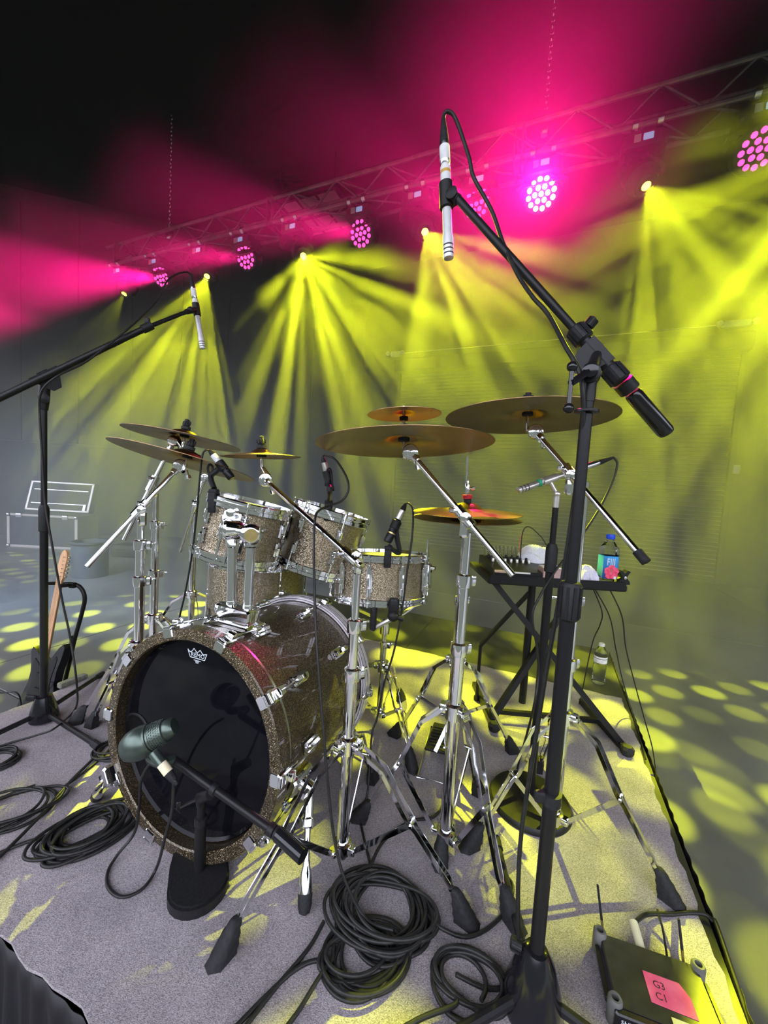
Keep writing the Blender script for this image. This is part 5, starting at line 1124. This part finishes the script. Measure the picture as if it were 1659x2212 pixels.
def cloth(name, label, c, sx, sy, h, seed, cat, m_):
    rnd = random.Random(seed); nu, nv = 22, 18; vs = []; ks = [(rnd.uniform(4, 11), rnd.uniform(4, 11), rnd.uniform(0, 6)) for _ in range(4)]
    for j in range(nv + 1):
        for i in range(nu + 1):
            u, v_ = i / nu * 2 - 1, j / nv * 2 - 1; rr = max(0, 1 - (abs(u) ** 2.6 + abs(v_) ** 2.6)); f = sum(math.sin(a * u + b * v_ + p) for a, b, p in ks) / 4
            vs.append(c + tx * (u * sx + .01 * f) + tyv * (v_ * sy + .008 * math.cos(5 * u + seed)) + UP * (.003 + h * (rr ** .55) * (.75 + .25 * f)))
    o = MB().add(vs, [(j * (nu + 1) + i, j * (nu + 1) + i + 1, (j + 1) * (nu + 1) + i + 1, (j + 1) * (nu + 1) + i) for j in range(nv) for i in range(nu)]).build(name, m_, None, smooth=60)
    md_ = o.modifiers.new('thick', 'SOLIDIFY'); md_.thickness = .003; md_.offset = 1
    return tag(o, label, cat)
tw_ = noise_col(mat('towel_white', (.74, .76, .80), .9), (.68, .70, .75), (.80, .81, .84), 120, bump=.3)
cloth('towel', 'crumpled white towel heaped behind the mixing desk', T(.50, .24, .001), .09, .075, .115, 4, 'towel', tw_)
cloth('tissue', 'crumpled lilac-white tissue on the table beside the water bottle', T(.745, .07, .001), .045, .05, .06, 12, 'tissue', noise_col(mat('tissue_paper', (.66, .63, .74), .9), (.60, .56, .72), (.78, .77, .80), 40))
water = mat('clear_plastic', (.93, .97, .97), .04, trans=1.0, ior=1.25)
def bottle_sq(c):
    t_ = thing('water_bottle', 'square clear water bottle with blue label and blue cap on the table', 'bottle', c)
    s = .030; prof = [(0, .92), (.004, 1), (.128, 1), (.140, .97), (.165, .48), (.170, .42), (.182, .42)]
    def ring(z, k):
        a_ = s * k; cch = a_ * .35; return [c + tx * x + tyv * y + UP * z for x, y in ((-a_ + cch, -a_), (a_ - cch, -a_), (a_, -a_ + cch), (a_, a_ - cch), (a_ - cch, a_), (-a_ + cch, a_), (-a_, a_ - cch), (-a_, -a_ + cch))]
    vs = []; fs = []
    for z, k in prof: vs += ring(z + .001, k)
    for r in range(len(prof) - 1):
        for k in range(8): fs.append((r * 8 + k, r * 8 + (k + 1) % 8, r * 8 + 8 + (k + 1) % 8, r * 8 + 8 + k))
    fs += [tuple(range(7, -1, -1)), tuple((len(prof) - 1) * 8 + k for k in range(8))]
    MB().add(vs, fs).build('body', water, t_, smooth=25)
    vs = ring(.022, 1.02) + ring(.112, 1.02); lb = MB().add(vs, [(k, (k + 1) % 8, 8 + (k + 1) % 8, 8 + k) for k in range(8)])
    lm = mat('label_blue', (.02, .13, .5), .4); n, l, b = nodes(lm); tc = n.new('ShaderNodeTexCoord'); sp = n.new('ShaderNodeSeparateXYZ'); r = n.new('ShaderNodeValToRGB'); mr = n.new('ShaderNodeMapRange')
    mr.inputs[1].default_value = .02; mr.inputs[2].default_value = .115; l.new(tc.outputs['Object'], sp.inputs[0]); l.new(sp.outputs['Z'], mr.inputs[0]); l.new(mr.outputs[0], r.inputs[0])
    r.color_ramp.elements[0].color = (.02, .05, .30, 1); r.color_ramp.elements[1].color = (.05, .35, .75, 1); l.new(r.outputs[0], b.inputs['Base Color'])
    lo = lb.build('label', lm, t_, smooth=25)
    fo = c - tyv * (s * 1.035)
    write('FIJI', .040, fo + UP * .088 - tx * .006, tx, UP, 'brand_text', M['pearl_white'], lo, .72)
    fm = noise_col(mat('flower_red', (.75, .04, .12), .5), (.65, .02, .08), (.85, .12, .22), 90)
    m = MB()
    for k in range(5):
        a = 2 * PI * k / 5 + .3; q = fo + tx * (-.002 + .0150 * math.cos(a)) + UP * (.049 + .0150 * math.sin(a)) - tyv * .0004 * (k + 1)
        pts = [(.0150 * math.cos(t) * (1 + .12 * math.cos(5 * t)), .0145 * math.sin(t)) for t in [2 * PI * i / 16 for i in range(16)]]
        m.prism(pts, q, tx, UP, .0003)
    m.build('flower_print', fm, lo, smooth=0)
    MB().bar(fo + UP * .049 - tyv * .003, fo + UP * .061 - tx * .004 - tyv * .003, .003, .0004, tx).build('stamen_print', M['gold'], lo, smooth=0)
    MB().lathe([(.0005, 0), (.006, 0), (.006, .0004), (.0005, .0004)], fo + tx * .012 + UP * .028 - tyv * .0032, -tyv, 16).build('seal_print', M['pearl_white'], lo)
    m = MB(); cap0 = c + UP * .178; m.lathe([(.014, 0), (.0155, .002), (.0155, .016), (.014, .019), (.001, .019)], cap0, UP, 20)
    for k in range(20):
        a = 2 * PI * k / 20; q = V((math.cos(a), math.sin(a), 0)); m.box(cap0 + q * .0155 + UP * .009, .0015, .002, .014, (q, UP.cross(q), UP))
    m.build('cap', mat('cap_blue', (.01, .07, .65), .35), t_)
bq = P(1309, 1262, TY + .04); bottle_sq(V((bq.x, bq.y, TZ + .001)))
cq = P(1344, 1268, TY + .03); cq.z = TZ + .001; t_ = thing('table_clamp', 'black hourglass shaped clamp standing at the right table end', 'clamp', cq)
MB().prism([(-.024, 0), (.024, 0), (.022, .012), (.010, .026), (.012, .036), (.022, .052), (.014, .056), (.0, .046), (-.014, .056), (-.022, .052), (-.012, .036), (-.010, .026), (-.022, .012)], cq + tyv * .02, tx, UP, .03).build('jaw', M['black_plastic'], t_, smooth=20)
MB().lathe([(.002, 0), (.006, .001), (.006, .006), (.002, .007)], cq + UP * .028 - tyv * .010, -tyv, 12).build('screw', M['steel'], t_)
for i, (lab, pts) in enumerate((('thin cable hanging from the table beside the post, bending left', [T(.84, .1, -.025), P(1300, 1320, 1.62), P(1296, 1350, 1.65), P(1278, 1395, 1.7), V((P(1262, 1420, 1.75).x, 1.75, .012))]),
        ('pair of cables falling from the table to the riser edge, left strand', [T(.86, .12, -.025), P(1316, 1330, 1.62), P(1330, 1400, 1.66), P(1345, 1470, 1.72), G(1372, 1560, .012), G(1395, 1640, .012)]),
        ('cable falling from the right table end to the floor beyond the riser', [T(.965, .1, -.025), P(1343, 1330, 1.6), P(1352, 1400, 1.62), P(1372, 1480, 1.66), P(1394, 1560, 1.70), P(1410, 1620, 1.7), G(1419, 1690, FLOORZ + .01)]),
        ('coloured cables arching up behind the towel', [T(.36, .22, .05), T(.38, .25, .16), T(.44, .27, .19), T(.55, .28, .15), T(.62, .28, .10), T(.70, .26, .02)]))):
    cable(lab, pts, .0026)
tag(MB().tube(spline([T(.37, .23, .05), T(.36, .25, .12), T(.40, .27, .17)], 6), .0022, 6).build('cable', mat('orange_jacket', (.6, .2, .06), .5)), 'short orange cable bending over the mixing desk', 'cable')
# water bottle on the riser
wb = G(1292, 1474); wb = V((wb.x, wb.y, .001)); t_ = thing('water_bottle', 'clear ribbed water bottle with white label and cap on the riser deck', 'bottle', wb)
pr = [(.001, 0), (.028, 0), (.032, .005)]
for i in range(7): pr += [(.032, .012 + i * .014), (.0295, .018 + i * .014)]
pr += [(.032, .112), (.032, .150), (.029, .165), (.018, .190), (.0125, .197), (.0125, .204)]
MB().lathe(pr, wb, UP, 28).build('body', water, t_, smooth=50)
MB().lathe([(.0325, .114), (.0327, .115), (.0327, .147), (.0325, .148)], wb, UP, 28).build('label', M['white_tape'], t_)
MB().lathe([(.0328, .136), (.0329, .1362), (.0329, .139), (.0328, .1392)], wb, UP, 28).build('label_stripe', M['dark_print'], t_)
MB().lathe([(.013, .199), (.0145, .200), (.0145, .213), (.012, .216), (.001, .216)], wb, UP, 20).build('cap', M['pearl_white'], t_)

# ================================================================== wireless receiver at the front right
hz = .05
A_, B_, D_ = G(1288, 2006, hz), G(1512, 2084, hz), G(1312, 2168, hz); ex = (B_ - A_); WX = ex.length; ex.normalize(); ey = (D_ - A_); ey = (ey - ex * ey.dot(ex)); WY = ey.length; ey.normalize()
def RX(u, v, z): return V((A_.x, A_.y, 0)) + ex * (u * WX) + ey * (v * WY) + UP * z
rc = thing('wireless_receiver', 'wireless receiver box with pink and yellow tape at the lower right', 'receiver', RX(.5, .5, RUGZ))
rec_m = noise_col(mat('receiver_metal', (.045, .045, .05), .35, .6), (.038, .038, .042), (.055, .055, .06), 30)
MB().box(RX(.5, .5, .0285), WX - .012, WY - .004, .040, (ex, ey, UP), bev=.004).build('case', rec_m, rc, smooth=0)
MB().box(RX(.5, 1.0, .0285) + ey * .004, WX - .004, .012, .044, (ex, ey, UP), bev=.003).build('front_panel', M['black_gloss'], rc, smooth=0)
fpz = .0285
MB().box(RX(.50, 1.0, fpz) + ey * .0105, WX * .42, .002, .026, (ex, ey, UP)).build('display', mat('display_glass', (.10, .13, .13), .15), rc, smooth=0)
write('SHURE', .0105, RX(.15, 1.0, fpz + .010) + ey * .0108, ex, UP, 'brand_text', M['logo'], rc, 1.1)
MB().box(RX(.15, 1.0, fpz - .006) + ey * .0108, .012, .001, .010, (ex, ey, UP)).build('button', M['dark_print'], rc, smooth=0)
for u, v in ((.03, .05), (.03, .93), (.97, .05), (.97, .93)):
    cb = MB().lathe([(.004, 0), (.011, 0), (.0125, .004), (.0125, .046), (.010, .050), (.0065, .050), (.0065, .040), (.001, .040)], RX(u, v, RUGZ), UP, 20).build('rubber_corner', noise_col(mat('corner_rubber', (.10, .10, .09), .6), (.08, .08, .075), (.12, .12, .11), 50), rc)
for u in (.0, 1.0): MB().box(RX(u, .5, .032) + ex * (-.002 if u < .5 else .002), .008, WY * .70, .012, (ex, ey, UP), bev=.002).build('side_bar', M['black_metal'], rc, smooth=0)
pinkt = noise_col(mat('pink_tape', (.80, .12, .20), .6), (.74, .09, .17), (.86, .17, .24), 30)
pt_ = MB().prism([(-.0, 0), (.062, .0), (.074, .020), (.074, .052), (.0, .050)], RX(.38, .38, .0488), ex, ey, -.0008).build('pink_tape', pinkt, rc, smooth=0)
for i, (tx_, u, v) in enumerate((('G3', .50, .515), ('C1', .49, .66))): write(tx_, .017, RX(u, v, .0500), ex, -ey, 'tape_marking', M['dark_print'], pt_)
MB().prism([(0, 0), (.095, .0), (.095, .045), (0, .045)], RX(.52, .86, .0498), ex, ey, -.0008).build('yellow_tape', noise_col(mat('yellow_tape', (.80, .78, .25), .6), (.76, .74, .2), (.84, .82, .3), 30), rc, smooth=0)
for (px0, py0, px1, py1, nm) in ((1303, 2000, 1291, 1912, 'left'), (1470, 2050, 1466, 1985, 'right')):
    a0_ = RX(.08 if nm == 'left' else .86, -.02, .04); top = P(px1, py1, a0_.y + .01)
    m = MB(); m.cyl(a0_, a0_ + (top - a0_) * .30, .0028, n=8); m.build('antenna_base', M['gold'], rc)
    MB().tube([a0_ + (top - a0_) * .28, top], [.0028, .0024], 8).build('antenna', M['rubber'], rc)
pl = RX(.46, -.06, .036); MB().cyl(pl + ey * .012, pl - ey * .045 + UP * .004, .0085, n=14).build('plug', mat('plug_cream', (.7, .68, .45), .5), rc)
cable('black cable leaving the wireless receiver over the riser edge', [pl - ey * .04 + UP * .006, G(1380, 1985, .035), G(1400, 1975, .02), G(1450, 1975, .012), G(1500, 1972, .012), G(1535, 1985, .010), G(1570, 2060, .006), V((RR * NA.x + .55 * NB.x + .012, 0, 0)) + V((0, RR * NA.y + .55 * NB.y, -.10))], .0045)
cable('thin wire from the receiver back panel to the cable behind it', [RX(.72, -.03, .03), G(1432, 2010, .04), G(1425, 1985, .02), G(1420, 1965, .012)], .0022)

# ================================================================== guitar on its stand, left of the riser
gq = [P(139, 1203, 2.18), P(128, 1255, 2.17), P(104, 1385, 2.10), P(84, 1490, 2.05)]
gax = (gq[0] - gq[3]).normalized(); nut = gq[1]
vw = (EYE - nut); vw = (vw - gax * vw.dot(gax)).normalized(); gs0 = gax.cross(vw)             # rotate the body so it shows edge-on
ga = math.radians(58); gn = (vw * math.cos(ga) - gs0 * math.sin(ga)).normalized(); gs = gax.cross(gn)
def GT(s_, u, o=0): return nut + gax * u + gs * s_ + gn * o
gt = thing('electric_guitar', 'black electric guitar with maple neck leaning in a stand', 'guitar', nut - gax * .95)
maple = noise_col(mat('maple', (.62, .36, .19), .35), (.55, .31, .16), (.68, .41, .23), 14, stretch=(3, 3, .6))
MB().prism([(-x_b, y_b) for x_b, y_b in [(-.021, 0), (-.030, .020), (-.026, .045), (-.030, .08), (-.033, .13), (-.024, .165), (-.004, .178), (.016, .168), (.024, .145), (.030, .09), (.027, .03), (.021, 0)]][::-1], GT(0, 0, -.010), gs, gax, .014).build('headstock', maple, gt, smooth=20)
for k in range(6):
    m = MB(); q = GT(.026 + .0005 * k, .028 + k * .022, -.003); m.cyl(q + gs * .002, q + gs * .016, .0028, n=8); m.box(q + gs * .020, .010, .012, .008, (gs, gax, gn), bev=.002); m.cyl(GT(.018, .028 + k * .022, .004), GT(.018, .028 + k * .022, .012), .0035, n=8); m.build('tuning_peg', M['chrome'], gt)
MB().lathe([(.011, -.46), (.0115, -.40), (.0105, 0)], GT(0, 0, -.010), gax, 14).box(GT(0, -.24, .001), .046, .48, .006, (gs, gax, gn), bev=.002).build('neck', maple, gt)
body = [(-x_b, y_b) for x_b, y_b in [(.030, -.44), (.075, -.405), (.115, -.385), (.128, -.415), (.110, -.47), (.100, -.52), (.105, -.58), (.135, -.65), (.160, -.73), (.150, -.81), (.10, -.865), (.02, -.88), (-.06, -.875), (-.125, -.84), (-.160, -.77), (-.155, -.69), (-.120, -.61), (-.105, -.55), (-.110, -.48), (-.130, -.41), (-.140, -.355), (-.125, -.335), (-.095, -.36), (-.050, -.42), (-.030, -.445)]][::-1]
MB().prism(body, GT(0, 0, -.046), gs, gax, .042).build('body', M['black_gloss'], gt, smooth=30)
MB().prism([(x * .7, -.62 + (y + .62) * .75) for x, y in body], GT(0, 0, -.0035), gs, gax, .002).build('pickguard', M['black_plastic'], gt, smooth=0)
for u in (-.52, -.60, -.68): MB().box(GT(0, u, .003), .075, .018, .010, (gs, gax, gn), bev=.003).build('pickup', M['black_plastic'], gt)
MB().box(GT(0, -.745, .004), .07, .03, .010, (gs, gax, gn), bev=.003).build('bridge', M['chrome'], gt)
for k in range(6): MB().tube([GT(-.016 + .0064 * k, .03, .007), GT(-.016 + .0064 * k, 0, .0065), GT(-.025 + .010 * k, -.74, .011)], .0005, 4).build('string', M['steel'], gt)
sy_ = [P(128, 1262, 2.23), P(160, 1262, 2.25), P(176, 1272, 2.26), P(183, 1292, 2.26), P(178, 1320, 2.26), P(162, 1378, 2.26), P(150, 1430, 2.26), P(136, 1490, 2.26)]
bt_ = sy_[-1] + (sy_[-1] - sy_[-2]).normalized() * .22; fz = FLOORZ + .016
gst = thing('guitar_stand', 'black tubular guitar stand with a yoke holding the neck', 'guitar stand', V((bt_.x, bt_.y, FLOORZ)))
MB().tube(spline(sy_ + [bt_], 5), .0115, 10).build('upright', M['black_metal'], gst)
cl_ = P(158, 1385, 2.26); MB().cyl(cl_ + (sy_[5] - sy_[6]).normalized() * .03, cl_ - (sy_[5] - sy_[6]).normalized() * .03, .0165, n=14).build('height_clutch', M['black_plastic'], gst)
yk = nut - gax * .02; MB().tube(spline([yk - gs * .055 + gn * .03, yk - gs * .048 - gn * .02, sy_[0] * .6 + yk * .4 - gn * .03, yk + gs * .048 - gn * .02, yk + gs * .055 + gn * .03], 5), .010, 8).tube([sy_[0] * .6 + yk * .4 - gn * .03, sy_[1]], .010, 8).build('yoke', M['rubber'], gst)
MB().box(P(157, 1264, 2.245), .04, .03, .03, bev=.006).build('yoke_joint', M['black_plastic'], gst)
for an in (35, 155, 275):
    e_ = V((math.cos(math.radians(an)), math.sin(math.radians(an)), 0)); f_ = V((bt_.x, bt_.y, fz)) + e_ * .24
    lg = MB().tube([bt_, bt_ * .5 + f_ * .5 + UP * .02, f_], .010, 8).build('leg', M['black_metal'], gst)
    MB().tube([f_ - e_ * .02, f_ + e_ * .015], .0145, 10).build('rubber_foot', M['rubber'], lg)
cr = GT(0, -.885, -.02)
for s_ in (-1, 1): MB().tube([bt_ + UP * .10, cr + gs * s_ * .07 - gn * .03 - gax * .012, cr + gs * s_ * .08 + gn * .05 - gax * .012], .009, 8).build('cradle_arm', M['rubber'], gst)
cable('instrument cable leaving the black guitar to the left', [GT(-.12, -.80, -.02), P(40, 1500, 2.0), P(0, 1497, 2.0), P(-80, 1500, 1.95), G(-160, 1560, FLOORZ + .01)], .0035)
sp_ = G(157, 1480); tag(MB().box(V((sp_.x, sp_.y, RUGZ + .0125)), .11, .03, .022, (NB, NA, UP), bev=.004).build('foam_strip', noise_col(mat('foam_grey', (.16, .16, .13), .9), (.13, .13, .11), (.19, .19, .15), 80, bump=.3)), 'short flat strip lying on the rug edge beside the guitar stand', 'strip')

# ================================================================== cases far left
def fcase(c, w, d, h, name, lab):
    X, Y = V((1, .03, 0)).normalized(), V((-.03, 1, 0)).normalized(); t_ = thing(name, lab, 'flight case', c)
    MB().box(c + UP * h / 2 + Y * d / 2, w, d, h, (X, Y, UP), bev=.01).build('panel', noise_col(mat('case_laminate', (.03, .033, .045), .5), (.026, .028, .038), (.038, .042, .055), 8), t_, smooth=0)
    al = mat('case_edging', (.62, .58, .56), .35, .6)
    for (a_, b_, ww, hh) in ((0, h - .018, w, .036), (0, .018, w, .036), (-w / 2 + .018, h / 2, .036, h), (w / 2 - .018, h / 2, .036, h)):
        MB().box(c + X * a_ + UP * b_ - Y * .004, ww + .01, .012, hh, (X, Y, UP), bev=.003).build('edging', al, t_, smooth=0)
    for s_ in (-1, 1):
        MB().box(c + X * s_ * w * .33 + UP * (h - .03) - Y * .016, .10, .02, .07, (X, Y, UP), bev=.01).build('latch', M['steel'], t_)
        for z in (.02, h - .02): MB().ball(c + X * s_ * (w / 2 - .02) + UP * z - Y * .002, .035, 12).build('ball_corner', M['steel'], t_)
    return t_
cg = G(92, 1184, FLOORZ); cw = (P(165, 1150, cg.y) - P(18, 1142, cg.y)).length; ch = P(92, 1112, cg.y).z - FLOORZ
fc_ = fcase(cg, cw, .5, ch, 'flight_case', 'dark flight case with pale metal edges and raised lid on the floor far left')
lc = P(122, 1104, cg.y + .50); lw = (P(187, 1100, lc.y) - P(54, 1100, lc.y)).length; lh = P(122, 1040, lc.y).z - lc.z
t_ = fc_
X, Z_ = V((1, .03, 0)).normalized(), V((.06, .20, .97)).normalized(); Y = Z_.cross(X)
lid = MB().box(lc + Z_ * lh / 2 + Y * .08, lw, .14, lh, (X, Y, Z_), bev=.01).build('open_lid', M['panel'], t_, smooth=0, label='open lid with pale edges and ribs')
al = mat('lid_edging', (.66, .63, .62), .35, .6)
for (a_, b_, ww, hh) in ((0, lh - .014, lw, .03), (0, .014, lw, .03), (-lw / 2 + .014, lh / 2, .03, lh), (lw / 2 - .014, lh / 2, .03, lh)): MB().box(lc + X * a_ + Z_ * b_ + Y * .004, ww + .008, .014, hh, (X, Y, Z_), bev=.003).build('edging', al, lid, smooth=0)
for b_ in (.25, .72): MB().box(lc + Z_ * lh * b_ + Y * .004, lw * .86, .012, .012, (X, Y, Z_)).build('rib', M['steel'], lid, smooth=0)
MB().box(lc + X * lw * .42 + Z_ * lh * .16 + Y * .002, .05, .012, .12, (X, Y, Z_), bev=.004).build('stay', M['steel'], lid, smooth=0)
for s_ in (-1, 1): MB().box(lc + X * s_ * lw * .3 - UP * .02 + Y * .05, .08, .02, .10, (X, Y, UP), bev=.004).build('hinge', M['steel'], t_, smooth=0)
bq = G(195, 1243, FLOORZ); br = .195
t_ = thing('waste_bin', 'round dark bin on the stage floor beside the flight case', 'bin', bq)
MB().lathe([(.001, 0), (br, 0), (br, .004), (br * 1.02, .42), (br * 1.06, .43), (br * 1.06, .455), (br * .98, .455), (br * .96, .10), (.001, .10)], bq, UP, 36).build('drum', noise_col(mat('bin_plastic', (.03, .035, .045), .6), (.025, .03, .04), (.035, .04, .05), 12), t_)
MB().tube([bq + V((br * 1.06 * math.cos(2 * PI * i / 32), br * 1.06 * math.sin(2 * PI * i / 32), .43)) for i in range(32)], .014, 6, closed=True).build('rim', M['black_plastic'], t_)
eq = G(262, 1206, FLOORZ); t_ = thing('equipment_case', 'low black equipment case on the floor behind the left cymbal stands', 'case', eq)
MB().box(eq + V((0, .2, .10)), .42, .34, .19, bev=.03).build('shell', M['black_plastic'], t_)
MB().tube(spline([eq + V((-.08, .02, .12)), eq + V((-.07, -.01, .14)), eq + V((.07, -.01, .14)), eq + V((.08, .02, .12))], 5), .009, 6).build('handle', M['rubber'], t_)
